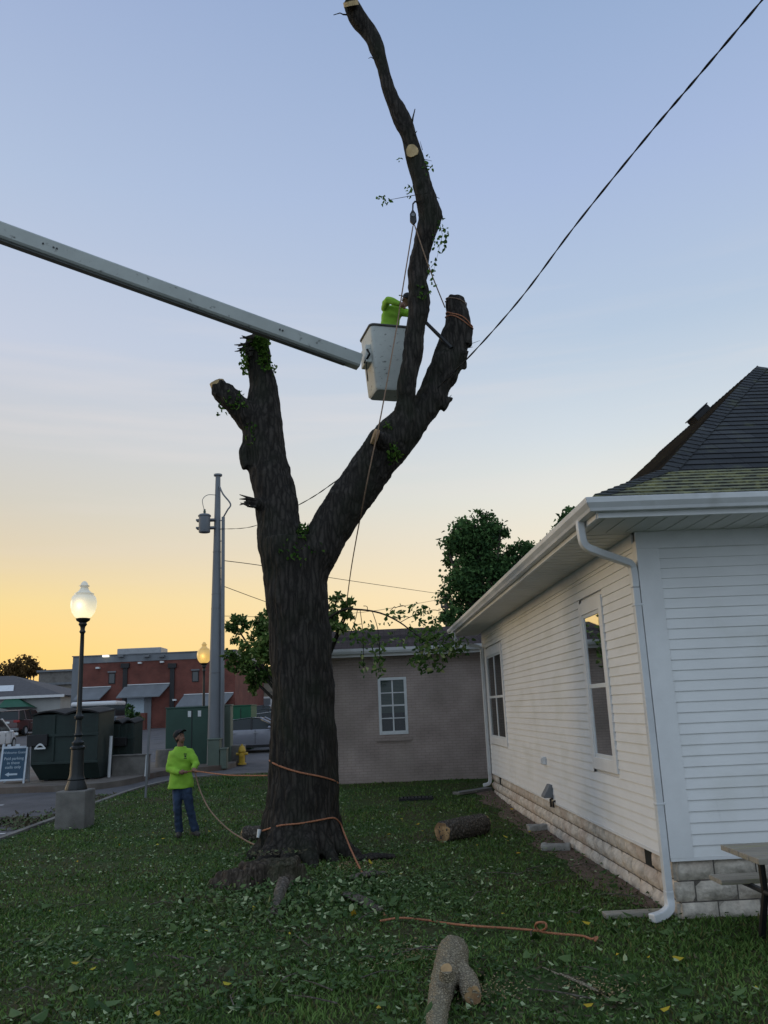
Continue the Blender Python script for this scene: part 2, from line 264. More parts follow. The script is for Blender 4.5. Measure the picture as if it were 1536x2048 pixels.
class MB:
    def __init__(s): s.v = []; s.f = []
    def add(s, vs, fs):
        o = len(s.v); s.v += [Vector(p) for p in vs]; s.f += [tuple(i + o for i in q) for q in fs]; return s
    def quad(s, a, b, c, d): return s.add([a, b, c, d], [(0, 1, 2, 3)])
    def box(s, x0, x1, y0, y1, z0, z1, m=None):
        vs = [Vector((x, y, z)) for z in (z0, z1) for y in (y0, y1) for x in (x0, x1)]
        if m: vs = [m @ p for p in vs]
        return s.add(vs, [(0, 2, 3, 1), (4, 5, 7, 6), (0, 1, 5, 4), (2, 6, 7, 3), (0, 4, 6, 2), (1, 3, 7, 5)])
    def prism(s, poly, ax, a, b):                       # polygon (2-D) extruded along axis ax from a to b
        def mk(u, v, t): return {'x': (t, u, v), 'y': (u, t, v), 'z': (u, v, t)}[ax]
        n = len(poly); vs = [mk(u, v, a) for u, v in poly] + [mk(u, v, b) for u, v in poly]
        return s.add(vs, [tuple(range(n))[::-1], tuple(range(n, 2 * n))] + [(i, (i + 1) % n, n + (i + 1) % n, n + i) for i in range(n)])
    def tube(s, pts, r, seg=8, cap=True, rr=None):
        pts = [Vector(p) for p in pts]; n = len(pts); r = r if isinstance(r, (list, tuple)) else [r] * n
        d = (pts[1] - pts[0]); x, y = frame_of(d); vs = []
        for i, p in enumerate(pts):
            d = (pts[min(n - 1, i + 1)] - pts[max(0, i - 1)]).normalized()
            x = (x - d * x.dot(d)).normalized(); y = d.cross(x)
            for k in range(seg):
                a = 2 * PI * k / seg; vs.append(p + (x * math.cos(a) + y * math.sin(a) * (rr or 1)) * r[i])
        fs = [(i * seg + k, i * seg + (k + 1) % seg, (i + 1) * seg + (k + 1) % seg, (i + 1) * seg + k) for i in range(n - 1) for k in range(seg)]
        if cap: fs += [tuple(range(seg))[::-1], tuple(range((n - 1) * seg, n * seg))]
        return s.add(vs, fs)
    def lathe(s, prof, c=(0, 0, 0), seg=20, flute=0, nf=10):
        c = Vector(c); vs = []
        for r, z in prof:
            for k in range(seg):
                a = 2 * PI * k / seg; q = r * (1 + flute * math.cos(nf * a)); vs.append(c + Vector((q * math.cos(a), q * math.sin(a), z)))
        n = len(prof); fs = [(i * seg + k, i * seg + (k + 1) % seg, (i + 1) * seg + (k + 1) % seg, (i + 1) * seg + k) for i in range(n - 1) for k in range(seg)]
        fs += [tuple(range(seg))[::-1], tuple(range((n - 1) * seg, n * seg))]
        return s.add(vs, fs)
    def ell(s, c, r, seg=14, m=None):
        c = Vector(c); r = r if isinstance(r, (list, tuple)) else (r, r, r); vs = []; k = seg // 2
        for i in range(k + 1):
            t = PI * (i + .02) / (k + .04)
            for j in range(seg):
                a = 2 * PI * j / seg; p = Vector((r[0] * math.sin(t) * math.cos(a), r[1] * math.sin(t) * math.sin(a), -r[2] * math.cos(t)))
                vs.append(c + ((m @ p) if m else p))
        fs = [(i * seg + j, i * seg + (j + 1) % seg, (i + 1) * seg + (j + 1) % seg, (i + 1) * seg + j) for i in range(k) for j in range(seg)]
        return s.add(vs, fs + [tuple(range(seg))[::-1], tuple(range(k * seg, (k + 1) * seg))])
    def rings(s, data, seg=20):                         # (centre, rx, ry, x-dir, y-dir)
        vs = []
        for c, rx, ry, xd, yd in data:
            for k in range(seg): a = 2 * PI * k / seg; vs.append(Vector(c) + Vector(xd) * rx * math.cos(a) + Vector(yd) * ry * math.sin(a))
        n = len(data); fs = [(i * seg + k, i * seg + (k + 1) % seg, (i + 1) * seg + (k + 1) % seg, (i + 1) * seg + k) for i in range(n - 1) for k in range(seg)]
        return s.add(vs, fs + [tuple(range(seg))[::-1], tuple(range((n - 1) * seg, n * seg))])
    def mesh(s, name='m', m=None, smooth=False):
        me = bpy.data.meshes.new(name); me.from_pydata([tuple(p) for p in s.v], [], s.f)
        bm = bmesh.new(); bm.from_mesh(me); bmesh.ops.recalc_face_normals(bm, faces=bm.faces); bm.to_mesh(me); bm.free()
        if m: me.materials.append(m)
        if smooth: me.polygons.foreach_set('use_smooth', [True] * len(me.polygons)); 
        return me
    def build(s, name, m, parent=None, world=False, smooth=False, bevel=0, uv=None):
        me = s.mesh(name, m, smooth)
        if uv: add_uv(me, *uv)
        o = bpy.data.objects.new(name, me); link(o, parent, world)
        if bevel:
            b = o.modifiers.new('bevel', 'BEVEL'); b.width = bevel; b.segments = 2; b.limit_method = 'ANGLE'
        if smooth == 'auto': smooth_by_angle(me)
        return o
def smooth_by_angle(me, ang=40):
    me.polygons.foreach_set('use_smooth', [True] * len(me.polygons)); bm = bmesh.new(); bm.from_mesh(me)
    for e in bm.edges:
        if len(e.link_faces) == 2 and e.calc_face_angle(0) > math.radians(ang): e.smooth = False
    bm.to_mesh(me); bm.free()
def add_uv(me, u, v):
    l = me.uv_layers.new(name='UVMap'); u = Vector(u); v = Vector(v)
    for lp in me.loops: p = me.vertices[lp.vertex_index].co; l.data[lp.index].uv = (p.dot(u), p.dot(v))
def obj_of(me, name, parent=None, world=False): o = bpy.data.objects.new(name, me); return link(o, parent, world)
def fuse(mb, voxel, smooth=4, name='fused', mat=None, fac=.5):
    me = mb.mesh(name); o = bpy.data.objects.new('tmp', me); COL.objects.link(o)
    r = o.modifiers.new('r', 'REMESH'); r.mode = 'VOXEL'; r.voxel_size = voxel
    if smooth: q = o.modifiers.new('s', 'SMOOTH'); q.iterations = smooth; q.factor = fac
    dg = bpy.context.evaluated_depsgraph_get(); dg.update(); n = bpy.data.meshes.new_from_object(o.evaluated_get(dg))
    bpy.data.objects.remove(o); bpy.data.meshes.remove(me); n.name = name
    n.materials.clear(); n.materials.append(mat); n.polygons.foreach_set('use_smooth', [True] * len(n.polygons)); return n
def displace(me, fn):
    n = len(me.vertices); a = np.empty(n * 3); me.vertices.foreach_get('co', a); b = np.empty(n * 3); me.vertices.foreach_get('normal', b)
    a = a.reshape(-1, 3); b = b.reshape(-1, 3); d = np.array([fn(Vector(p), Vector(q)) for p, q in zip(a, b)])
    a += b * d[:, None]; me.vertices.foreach_set('co', a.ravel()); me.update()
def text_mesh(s, size, mat, ext=.002, name='lettering'):
    c = bpy.data.curves.new('t', 'FONT'); c.body = s; c.size = size; c.align_x = 'CENTER'; c.extrude = ext
    o = bpy.data.objects.new('t', c); COL.objects.link(o); dg = bpy.context.evaluated_depsgraph_get(); dg.update()
    me = bpy.data.meshes.new_from_object(o.evaluated_get(dg)); bpy.data.objects.remove(o); me.materials.clear(); me.materials.append(mat); me.name = name; return me
def leaves_mesh(pts, size, mat, name, droop=0, flat=0, asp=.62, var=.35, fold=.18):
    pts = np.asarray(pts, dtype=float); n = len(pts)
    d = rng.normal(size=(n, 3)); d[:, 2] = d[:, 2] * (1 - flat) - droop; d /= np.linalg.norm(d, axis=1)[:, None]
    q = rng.normal(size=(n, 3)); q[:, 2] *= (1 - flat); s = np.cross(d, q)
    if flat: s = np.cross(d, np.array([0, 0, 1.]) + q * (1 - flat) * .8)
    s /= np.linalg.norm(s, axis=1)[:, None] + 1e-9; nn = np.cross(d, s)
    sz = size * (1 + var * rng.uniform(-1, 1, n))[:, None]
    w1 = asp * rng.uniform(.36, .56, n)[:, None]; w2 = asp * rng.uniform(.22, .46, n)[:, None]; cu = rng.uniform(-.5, 1, n)[:, None] * fold
    v = np.stack([pts, pts + sz * (d * .25 + s * w1 + nn * fold), pts + sz * (d * .68 + s * w2 + nn * (fold * .8 - cu)), pts + sz * (d - nn * cu * 1.6), pts + sz * (d * .68 - s * w2 + nn * (fold * .8 - cu)), pts + sz * (d * .25 - s * w1 + nn * fold)], 1).reshape(-1, 3); me = bpy.data.meshes.new(name)
    f = np.arange(n)[:, None] * 6 + np.array([[0, 1, 2, 3, 0, 3, 4, 5]]); f = f.reshape(-1)
    me.vertices.add(6 * n); me.vertices.foreach_set('co', v.ravel()); me.loops.add(8 * n); me.loops.foreach_set('vertex_index', f)
    me.polygons.add(2 * n); me.polygons.foreach_set('loop_start', np.arange(2 * n) * 4); me.polygons.foreach_set('loop_total', np.full(2 * n, 4))
    me.update(calc_edges=True); me.validate(); me.materials.append(mat); return me
exec_parts = []
# ------------------------------------------------------------------ ground
def lz(x, y):
    return gz(y) + .02 * noise.noise(Vector((x * .45, y * .45, 3))) + .008 * noise.noise(Vector((x * 2, y * 2, 9)))
def grid_mesh(name, xs, ys, zf, mat, keep=None):
    me = bpy.data.meshes.new(name); nx, ny = len(xs), len(ys); v = [(x, y, zf(x, y)) for y in ys for x in xs]
    f = [(j * nx + i, j * nx + i + 1, (j + 1) * nx + i + 1, (j + 1) * nx + i) for j in range(ny - 1) for i in range(nx - 1)
         if keep is None or keep((xs[i] + xs[i + 1]) / 2, (ys[j] + ys[j + 1]) / 2)]
    me.from_pydata(v, [], f); me.materials.append(mat); me.polygons.foreach_set('use_smooth', [True] * len(f)); return me
ys = list(np.arange(-30, 80, 1.0)) + [90, 120, 200, 500, 3000]; xs = [-3000, -500, -200, -100] + list(np.arange(-60, 61, 4.0)) + [100, 200, 500, 3000]
tag(obj_of(grid_mesh('ground', xs, ys, lambda x, y: gz(y) - .06, m_asphalt), 'ground'), kind='structure')
EDGE = [(-7.1, -20), (-7.1, 15.9), (-7.08, 18.5), (-7.0, 20.6), (-6.85, 22.4), (-6.6, 23.7), (-6.2, 24.7), (-5.6, 25.3), (-4.9, 25.6), (-2.3, 25.7)]
def edge_x(y):
    for (x0, y0), (x1, y1) in zip(EDGE, EDGE[1:]):
        if y0 <= y < y1: return x0 + (x1 - x0) * (y - y0) / (y1 - y0)
    return None
def on_lawn(x, y):
    e = edge_x(y); return e is not None and x > e and x < 14 and y > -19
def make_lawn():
    m = bpy.data.materials.new('lawn_ground'); m.use_nodes = True; t = m.node_tree; b = t.nodes['Principled BSDF']; nn = t.nodes.new; lk = t.links.new
    tcn = nn('ShaderNodeTexCoord'); n1 = nn('ShaderNodeTexNoise'); n1.inputs['Scale'].default_value = .55; n1.inputs['Detail'].default_value = 8; n1.inputs['Roughness'].default_value = .65
    n2 = nn('ShaderNodeTexNoise'); n2.inputs['Scale'].default_value = 18; n2.inputs['Detail'].default_value = 6
    lk(tcn.outputs['Object'], n1.inputs[0]); lk(tcn.outputs['Object'], n2.inputs[0])
    r = nn('ShaderNodeValToRGB'); lk(n1.outputs['Fac'], r.inputs[0]); e = r.color_ramp.elements
    e[0].position = .40; e[0].color = (.036, .068, .018, 1); e[1].position = .64; e[1].color = (.060, .052, .026, 1)
    r2 = nn('ShaderNodeMapRange'); r2.inputs[3].default_value = .5; r2.inputs[4].default_value = 1.5; lk(n2.outputs['Fac'], r2.inputs[0])
    s = nn('ShaderNodeVectorMath'); s.operation = 'SCALE'; lk(r.outputs[0], s.inputs[0]); lk(r2.outputs[0], s.inputs['Scale']); lk(s.outputs[0], b.inputs['Base Color'])
    bb = nn('ShaderNodeBump'); bb.inputs['Strength'].default_value = .8; bb.inputs['Distance'].default_value = .04; lk(n2.outputs['Fac'], bb.inputs['Height']); lk(bb.outputs[0], b.inputs['Normal'])
    b.inputs['Roughness'].default_value = .95; b.inputs['Specular IOR Level'].default_value = .1
    ly = list(np.arange(-19, 4, 1.0)) + list(np.arange(4, 25.7, .25)) + [25.7]; v = []; f = []; K = 90
    for y in ly:
        e0 = edge_x(min(y, 25.69)); 
        for k in range(K + 1): x = e0 + (14 - e0) * (k / K) ** 1.0; v.append((x, y, lz(x, y)))
    for j in range(len(ly) - 1):
        for k in range(K): a = j * (K + 1) + k; f.append((a, a + 1, a + K + 2, a + K + 1))
    me = bpy.data.meshes.new('lawn'); me.from_pydata(v, [], f); me.materials.append(m); me.polygons.foreach_set('use_smooth', [True] * len(f))
    tag(obj_of(me, 'lawn'), kind='structure')
make_lawn()
# narrow concrete edging between the lawn and the asphalt
mb = MB(); pr = smooth_path([(x, y, 0) for x, y in EDGE], 5)
for i in range(len(pr) - 1):
    a, b_ = pr[i], pr[i + 1]; n = Vector((-(b_ - a).y, (b_ - a).x, 0)).normalized() * .13
    q = [Vector((p.x, p.y, 0)) for p in (a, b_, b_ + n, a + n)]; top = [Vector((p.x, p.y, gz(p.y) + .035)) for p in q]; bot = [Vector((p.x, p.y, gz(p.y) - .1)) for p in q]
    mb.add(top + bot, [(0, 1, 2, 3), (0, 3, 7, 4)[::-1], (3, 2, 6, 7), (1, 0, 4, 5)])
tag(mb.build('lawn_edging', m_concrete), kind='structure')
# painted parking stripes
mb = MB()
for y0, x1 in ((17.15, -7.6), (21.5, -9.6), (13.0, -7.6)):
    for k in range(12): x = x1 - k * .5; z = gz(y0) - .054; mb.quad((x, y0, z), (x, y0 + .11, gz(y0 + .11) - .054), (x - .5, y0 + .11, gz(y0 + .11) - .054), (x - .5, y0, z))
tag(mb.build('parking_stripes', m_paint), kind='structure')
# raised concrete pad with kerb
PAD = [(-40, 23.9), (-11, 23.8), (-8.6, 23.75), (-7.75, 24.2), (-7.35, 25.2), (-7.15, 26.6), (-6.4, 27.6), (-5.6, 28.3), (-5.4, 29.6), (-5.5, 31.2), (-12, 31.4), (-40, 31.4)]
PZ = .10
mb = MB(); n = len(PAD); c = smooth_path([(x, y, 0) for x, y in PAD[1:9]], 4); poly = [(-40, 23.9)] + [(p.x, p.y) for p in c] + PAD[9:]
bm = bmesh.new(); vs_ = [bm.verts.new((x, y, 0)) for x, y in poly]; bm.faces.new(vs_)
me = bpy.data.meshes.new('pad')
for yy in np.arange(24.5, 31, .7): bmesh.ops.bisect_plane(bm, geom=bm.verts[:] + bm.edges[:] + bm.faces[:], plane_co=(0, yy, 0), plane_no=(0, 1, 0))
for v in bm.verts: v.co.z = gz(v.co.y) + PZ
bmesh.ops.recalc_face_normals(bm, faces=bm.faces); r = bmesh.ops.extrude_face_region(bm, geom=bm.faces[:])
for v in [g for g in r['geom'] if isinstance(g, bmesh.types.BMVert)]: v.co.z -= .3
bmesh.ops.recalc_face_normals(bm, faces=bm.faces); bm.to_mesh(me); bm.free(); me.materials.append(m_padcon); tag(obj_of(me, 'pavement'), kind='structure')
# bare earth strip along the house foundation, irregular edge
mb = MB(); L = []
for i in range(60):
    y = 8.9 + i * .19; wx = 2.57 - .033 * (y - 8.45); wd = .38 + .26 * noise.noise(Vector((y * .9, 0, 0))) + .12 * noise.noise(Vector((y * 4, 5, 0))) - .3 * max(0, (9.8 - y)); L.append((wx, y, max(.15, wd)))
for (x, y, d), (x2, y2, d2) in zip(L, L[1:]):
    for k in range(4):
        f0, f1 = k / 4, (k + 1) / 4; P4 = [(x - d * f0, y), (x - d * f1, y), (x2 - d2 * f1, y2), (x2 - d2 * f0, y2)]
        mb.add([(a, b, lz(a, b) + .004 + .012 * (1 - (k + (1 if j in (1, 2) else 0)) / 4)) for j, (a, b) in enumerate(P4)], [(0, 1, 2, 3)])
tag(mb.build('dirt_strip', m_dirt, smooth=True), kind='structure')

# ------------------------------------------------------------------ white house
HA = Vector((2.57, 8.45, 0)); HYAW = math.atan(.033)     # near left corner; local x runs right, y runs back
house = thing('white_house', 'white clapboard house with a mossy hipped shingle roof on the right', 'house', HA, HYAW)
HL, HW, ZS, ZT = 11.5, 6.75, .53, 3.66                    # length, width, siding foot, soffit
def wall_hit(px, py):                                    # photo pixel on the left wall -> (local y, z)
    R = Matrix.Rotation(-HYAW, 3, 'Z'); o = R @ (CAM - HA); d = R @ ray(px, py); t = -o.x / d.x; p = o + d * t; return p.y, p.z
mb = MB().box(.02, HW - .02, .02, HL - .02, ZS - .02, ZT + .2); mb.build('wall_core', m_siding, house)
# lapped boards, one mesh per wall
def boards(openings, L, place):
    mb = MB(); h = .1016; k = 0
    while ZS + k * h < ZT - .12:
        z0 = ZS + k * h; z1 = min(z0 + h, ZT); segs = [(0, L)]
        for a, b, c, d in openings:
            if z1 > c + .01 and z0 < d - .01:
                segs = [q for s0, s1 in segs for q in ((s0, min(s1, a)), (max(s0, b), s1)) if q[1] - q[0] > .02]
        cut = random.uniform(.3, 3.4); ends = []
        while cut < L: ends.append(cut); cut += 3.66
        for c_ in ends: segs = [q for s0, s1 in segs for q in (((s0, c_ - .0007), (c_ + .0007, s1)) if s0 + .05 < c_ < s1 - .05 else ((s0, s1),))]
        for s0, s1 in segs: mb.add([place(s0, .016, z0), place(s1, .016, z0), place(s1, .003, z1), place(s0, .003, z1), place(s0, -.01, z0), place(s1, -.01, z0)], [(0, 1, 2, 3), (0, 4, 5, 1)])
        k += 1
    return mb
y0, z0 = wall_hit(1240, 1545); y1, z1 = wall_hit(1160, 1215)
yb, zb = wall_hit(1018, 1495); yc, zc = wall_hit(972, 1300)
W1 = (y0, y1, z0 - .02, wall_hit(1200, 1190)[1]); W2 = (yb, yc, zb, wall_hit(1005, 1285)[1])
print('windows', W1, W2)
lw = boards([W1, W2], HL, lambda s, o, z: Vector((-o, s, z))); lw.build('left_siding', m_siding, house)
fw = boards([], HW, lambda s, o, z: Vector((s, -o, z))); fw.build('front_siding', m_siding, house)
mb = MB().box(-.024, .20, -.024, .004, ZS - .005, ZT - .1); mb.box(-.0245, -.001, .004, .11, ZS - .004, ZT - .1); mb.box(-.024, .0, HL - .1, HL + .02, ZS, ZT - .1)
mb.box(-.026, 0, .11, HL, ZT - .14, ZT); mb.box(-.026, HW, -.027, 0, ZT - .18, ZT); mb.build('corner_board', m_trim, house, bevel=.004)
mb = MB().box(-.02, HW, -.022, .0, ZS - .03, ZS - .001); mb.box(-.022, 0, 0, HL, ZS - .03, ZS - .001); mb.build('starter_strip', m_trim, house)
def sash_window(a, b, c, d, units):
    w_ = MB(); tr = .13
    w_.box(-.03, 0, a, a + tr, c, d); w_.box(-.03, 0, b - tr, b, c, d); w_.box(-.0305, 0, a + tr, b - tr, d - tr * 1.2, d); w_.box(-.0305, 0, a + tr, b - tr, c, c + tr * 1.1)
    win = w_.build('window', m_trim, house, bevel=.004)
    a += tr; b -= tr; c += tr * 1.1; d -= tr * 1.2; wd = (b - a) / units
    for i in range(units):
        p, q = a + i * wd, a + (i + 1) * wd; mid = (c + d) / 2 - .02; g = .045
        f = MB(); 
        for (u0, u1, v0, v1, x) in ((p, p + g, c, d, -.018), (q - g, q, c, d, -.018), (p + g, q - g, c, c + g, -.017), (p + g, q - g, d - g, d, -.017), (p + g, q - g, mid - .025, mid + .025, -.019)): f.box(x, .0, u0, u1, v0, v1)
        f.build('sash', m_white, win, bevel=.003)
        MB().quad((-.006, p + .02, c + .02), (-.006, q - .02, c + .02), (-.006, q - .02, d - .02), (-.006, p + .02, d - .02)).build('pane', m_winglass, win)
        bl = MB()
        for k in range(int((d - c) / .05)): z = c + .03 + k * .05; bl.quad((.03, p, z), (.03, q, z), (.0035, q, z + .03), (.0035, p, z + .03))
        bl.build('blind', m_blind, win)
m_winglass = bpy.data.materials.new('thin_glass'); m_winglass.use_nodes = True; t = m_winglass.node_tree; b_ = t.nodes['Principled BSDF']
g1 = t.nodes.new('ShaderNodeBsdfGlossy'); g1.inputs['Roughness'].default_value = .02; tr_ = t.nodes.new('ShaderNodeBsdfTransparent'); tr_.inputs[0].default_value = (.75, .82, .78, 1)
fr = t.nodes.new('ShaderNodeFresnel'); fr.inputs[0].default_value = 1.5; ms_ = t.nodes.new('ShaderNodeMixShader'); t.links.new(fr.outputs[0], ms_.inputs[0])
nzg = t.nodes.new('ShaderNodeTexNoise'); nzg.inputs['Scale'].default_value = 1.2; bg_ = t.nodes.new('ShaderNodeBump'); bg_.inputs['Strength'].default_value = .05; t.links.new(nzg.outputs['Fac'], bg_.inputs['Height']); t.links.new(bg_.outputs[0], g1.inputs['Normal'])
t.links.new(tr_.outputs[0], ms_.inputs[1]); t.links.new(g1.outputs[0], ms_.inputs[2]); t.links.new(ms_.outputs[0], t.nodes['Material Output'].inputs[0])
sash_window(*W1, 1); sash_window(*W2, 2)
# rooms behind the glass are cut into the core as dark boxes standing just proud of it
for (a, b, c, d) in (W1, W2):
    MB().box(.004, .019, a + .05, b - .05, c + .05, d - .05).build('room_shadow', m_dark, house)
# foundation: rock-faced blocks, three courses
def block(mb, place, s0, s1, z0, z1, seed):
    nx, nz = 7, 4; o = len(mb.v); f = []
    for j in range(nz + 1):
        for i in range(nx + 1):
            u, v = i / nx, j / nz; e = min(u, 1 - u, v * .8, (1 - v) * .8) * 4; e = min(1, max(0, e)); s = s0 + (s1 - s0) * u; z = z0 + (z1 - z0) * v
            mb.v.append(place(s, .045 * e ** .6 + .03 * e * noise.noise(Vector((s * 9, z * 9, seed))), z))
    for j in range(nz):
        for i in range(nx): a = o + j * (nx + 1) + i; f.append((a, a + 1, a + nx + 2, a + nx + 1))
    mb.f += f
def foundation(place, L, voids, gap=.012, name='foundation'):
    mb = MB(); h = .185
    for r in range(3):
        s = -.2 * (r % 2)
        z0 = ZS - .03 - (r + 1) * h
        while s < L:
            a, b = max(0, s), min(L, s + .40)
            if b - a > .04 and not any(a < v1 and b > v0 and r == 0 for v0, v1 in voids): block(mb, place, a + gap / 2, b - gap / 2, z0 + gap / 2, z0 + h - gap / 2, r * 3.3)
            elif b - a > .04:
                for v0, v1 in voids:
                    if r == 0 and a < v1 and b > v0:
                        if v0 - a > .05: block(mb, place, a + gap / 2, v0, z0 + gap / 2, z0 + h - gap / 2, 5)
                        if b - v1 > .05: block(mb, place, v1, b - gap / 2, z0 + gap / 2, z0 + h - gap / 2, 6)
            s += .40
    return mb
vA = wall_hit(1298, 1715)[0]; vB = wall_hit(1282, 1700)[0]; vC = wall_hit(1001, 1565)[0]
fl = foundation(lambda s, o, z: Vector((.045 - o, s, z)), HL, [(vA, vB), (vC, vC + .35)]); fo = fl.build('foundation', m_rock, house, smooth=True)
ff = foundation(lambda s, o, z: Vector((s, .045 - o, z)), HW, []); ff.build('foundation', m_rock, house, smooth=True)
MB().box(.045, HW - .04, .045, HL - .04, -.25, ZS - .03).build('mortar_core', m_mortar, house)
for a, b in ((vA, vB), (vC, vC + .35)): MB().box(.035, .05, a, b, ZS - .21, ZS - .035).build('crawl_vent', m_dark, house)
# eaves: local offsets
OL, OF, OB = -.62, -.82, HL + .75; ZE = 3.69; XR = HW + .62
mb = MB(); mb.box(OL + .02, XR - .02, OF + .02, -.028, ZT, ZT + .02); mb.box(OL + .02, -.028, -.028, OB, ZT, ZT + .0195)
k = 0; y = OF + .1
while y < OB:                                             # v-grooved soffit boards as raised battens
    mb.box(OL + .03, -.03, y, y + .17, ZT - .006, ZT - .001) if y > -.03 else None; y += .2
x = OL + .1
while x < XR: mb.box(x, x + .17, OF + .03, -.03, ZT - .006, ZT - .001); x += .2
mb.build('soffit', m_soffit, house)
mb = MB().box(OL, XR, OF - .012, OF + .02, ZT - .02, ZE + .12); mb.box(OL - .012, OL + .02, OF + .02, OB, ZT - .02, ZE + .12); mb.build('fascia', m_trim, house)
prof = [(0, 0), (-.075, 0), (-.085, .03), (-.115, .075), (-.12, .125), (-.105, .125), (-.1, .085), (-.07, .02), (0, .02)]
def gutter(pA, pB, outw, name='gutter'):                   # profile swept between two points, mitred at 45 deg at pA
    mb = MB(); d = (pB - pA).normalized(); vs = []
    for o, z in prof: vs.append(pA + outw * (-o) - d * (-o) * 1.0 * (-1 if False else 1) * (1) + Vector((0, 0, z)))
    for o, z in prof: vs.append(pB + outw * (-o) + Vector((0, 0, z)))
    n = len(prof); return mb.add(vs, [(i, (i + 1) % n, n + (i + 1) % n, n + i) for i in range(n)] + [tuple(range(n)), tuple(range(n, 2 * n))[::-1]])
ge = Vector((OL - .012, OF - .012, ZE)); g1_ = gutter(ge, Vector((XR, OF - .012, ZE)), Vector((0, -1, 0)))
g2_ = gutter(ge, Vector((OL - .012, OB, ZE)), Vector((-1, 0, 0))); g1_.add(g2_.v, g2_.f); g1_.build('gutter', m_gutter, house, bevel=.004)
# roof: bell-cast eave then steep hip
K1, ZK, ZR0 = 1.06, 4.36, 3.83; ZRG = 6.87; XRG = (XR + OL) / 2; SL = (ZRG - ZK) / (XRG - (OL + K1)); YAP = 12.0 - HA.y
def courses(d0, z0, d1, z1, mat, name):
    mb = MB(); Ls = math.hypot(d1 - d0, z1 - z0); n = int(Ls / .14); uvs = []
    for i in range(n):
        a, b = i / n, (i + 1) / n; da, db = d0 + (d1 - d0) * a, d0 + (d1 - d0) * b; za, zb_ = z0 + (z1 - z0) * a, z0 + (z1 - z0) * b; li = .016
        def ring(d, z): return [Vector((OL + d, OF + d * FY, z)), Vector((XR - d, OF + d * FY, z)), Vector((XR - d, OB - d * FY, z)), Vector((OL + d, OB - d * FY, z))]
        A, B, C0 = ring(da - .004, za + li), ring(db, zb_ + .002), ring(da - .003, za - .01)
        for k in range(4):
            j = (k + 1) % 4; mb.quad(A[k], A[j], B[j], B[k]); mb.quad(C0[k], C0[j], A[j], A[k])
            ax = Vector((1, 0, 0)) if k % 2 == 0 else Vector((0, 1, 0)); off = (i % 2) * .17 + k * .07 + i * .043
            for q, row in ((A[k], i), (A[j], i), (B[j], i + 1), (B[k], i + 1)): uvs.append((q.dot(ax) + off, row * .14))
            for q in range(4): uvs.append((0, i * .14 + .002))
    me = mb.mesh(name, mat); bl = me.uv_layers.new(name='UVMap')
    # recalc keeps loop count; assign by vertex match
    vm = {}
    for f_, loopvals in zip(mb.f, [uvs[i:i + 4] for i in range(0, len(uvs), 4)]):
        for vi, u in zip(f_, loopvals): vm[vi] = u
    for lp in me.loops: bl.data[lp.index].uv = vm[lp.vertex_index]
    return obj_of(me, name, house)
FY = (8.75 - 7.63) / K1 * .95
roof_lo = courses(-.03, ZR0, K1, ZK, m_moss, 'roof'); roof_lo['label'] = 'mossy bell-cast lower slope of the roof'
FYs = FY; FY = (YAP - OF) / (XRG - OL) ; 
# steep part: its plan corner starts where the lower slope ended
def courses2(mat, name):
    mb = MB(); n = 26; vm = {}
    c0 = [Vector((OL + K1, OF + K1 * FYs, ZK)), Vector((XR - K1, OF + K1 * FYs, ZK)), Vector((XR - K1, OB - K1 * FYs, ZK)), Vector((OL + K1, OB - K1 * FYs, ZK))]
    c1 = [Vector((XRG, YAP, ZRG)), Vector((XRG + .02, YAP, ZRG)), Vector((XRG + .02, OB - 4.2, ZRG)), Vector((XRG, OB - 4.2, ZRG))]
    for i in range(n):
        a, b = i / n, (i + 1) / n
        A = [p.lerp(q, max(0, a - .003)) + Vector((0, 0, .016)) for p, q in zip(c0, c1)]; B = [p.lerp(q, b) for p, q in zip(c0, c1)]; C0 = [p.lerp(q, a) - Vector((0, 0, .01)) for p, q in zip(c0, c1)]
        for k in range(4):
            j = (k + 1) % 4; ax = Vector((1, 0, 0)) if k % 2 == 0 else Vector((0, 1, 0)); off = i * .19 + k * .07
            o = len(mb.v); mb.quad(A[k], A[j], B[j], B[k])
            for q, (p, row) in enumerate(((A[k], i), (A[j], i), (B[j], i + 1), (B[k], i + 1))): vm[o + q] = (p.dot(ax) + off, row * .14)
            o = len(mb.v); mb.quad(C0[k], C0[j], A[j], A[k])
            for q in range(4): vm[o + q] = (0, i * .14 + .002)
    me = mb.mesh(name, mat); bl = me.uv_layers.new(name='UVMap')
    for lp in me.loops: bl.data[lp.index].uv = vm[lp.vertex_index]
    return obj_of(me, name, house), c0, c1
roof_hi, rc0, rc1 = courses2(m_shingle, 'roof'); roof_hi['label'] = 'steep dark upper slope of the roof'
# hip and ridge caps: overlapping folded shingles
mb = MB()
def caps(a, b, width, na, nb):
    n = int((b - a).length / .14); d = (b - a).normalized()
    for i in range(n):
        p = a + d * (i * .14); q = p + d * .20; up = Vector((0, 0, 1)); up = (up - d * up.dot(d)).normalized(); o1 = up * .035; o0 = up * .018
        mb.add([p + na * width + o1 * .7, p + o1, p + nb * width + o1 * .7, q + na * width + o0 * .5, q + o0, q + nb * width + o0 * .5,
                p + na * width, p, p + nb * width], [(0, 1, 4, 3), (1, 2, 5, 4), (0, 6, 7, 1), (1, 7, 8, 2)])
e0 = Vector((OL, OF, ZR0 + .01))
def nr(v): return v.normalized()
caps(e0, rc0[0], .15, nr(Vector((0, 1, 0))), nr(Vector((1, 0, 0))))
caps(rc0[0], rc1[0], .16, nr(Vector((0, 1, 0)) - (rc1[0] - rc0[0]).normalized() * .5), nr(Vector((1, 0, 0)) - (rc1[0] - rc0[0]).normalized() * .5))
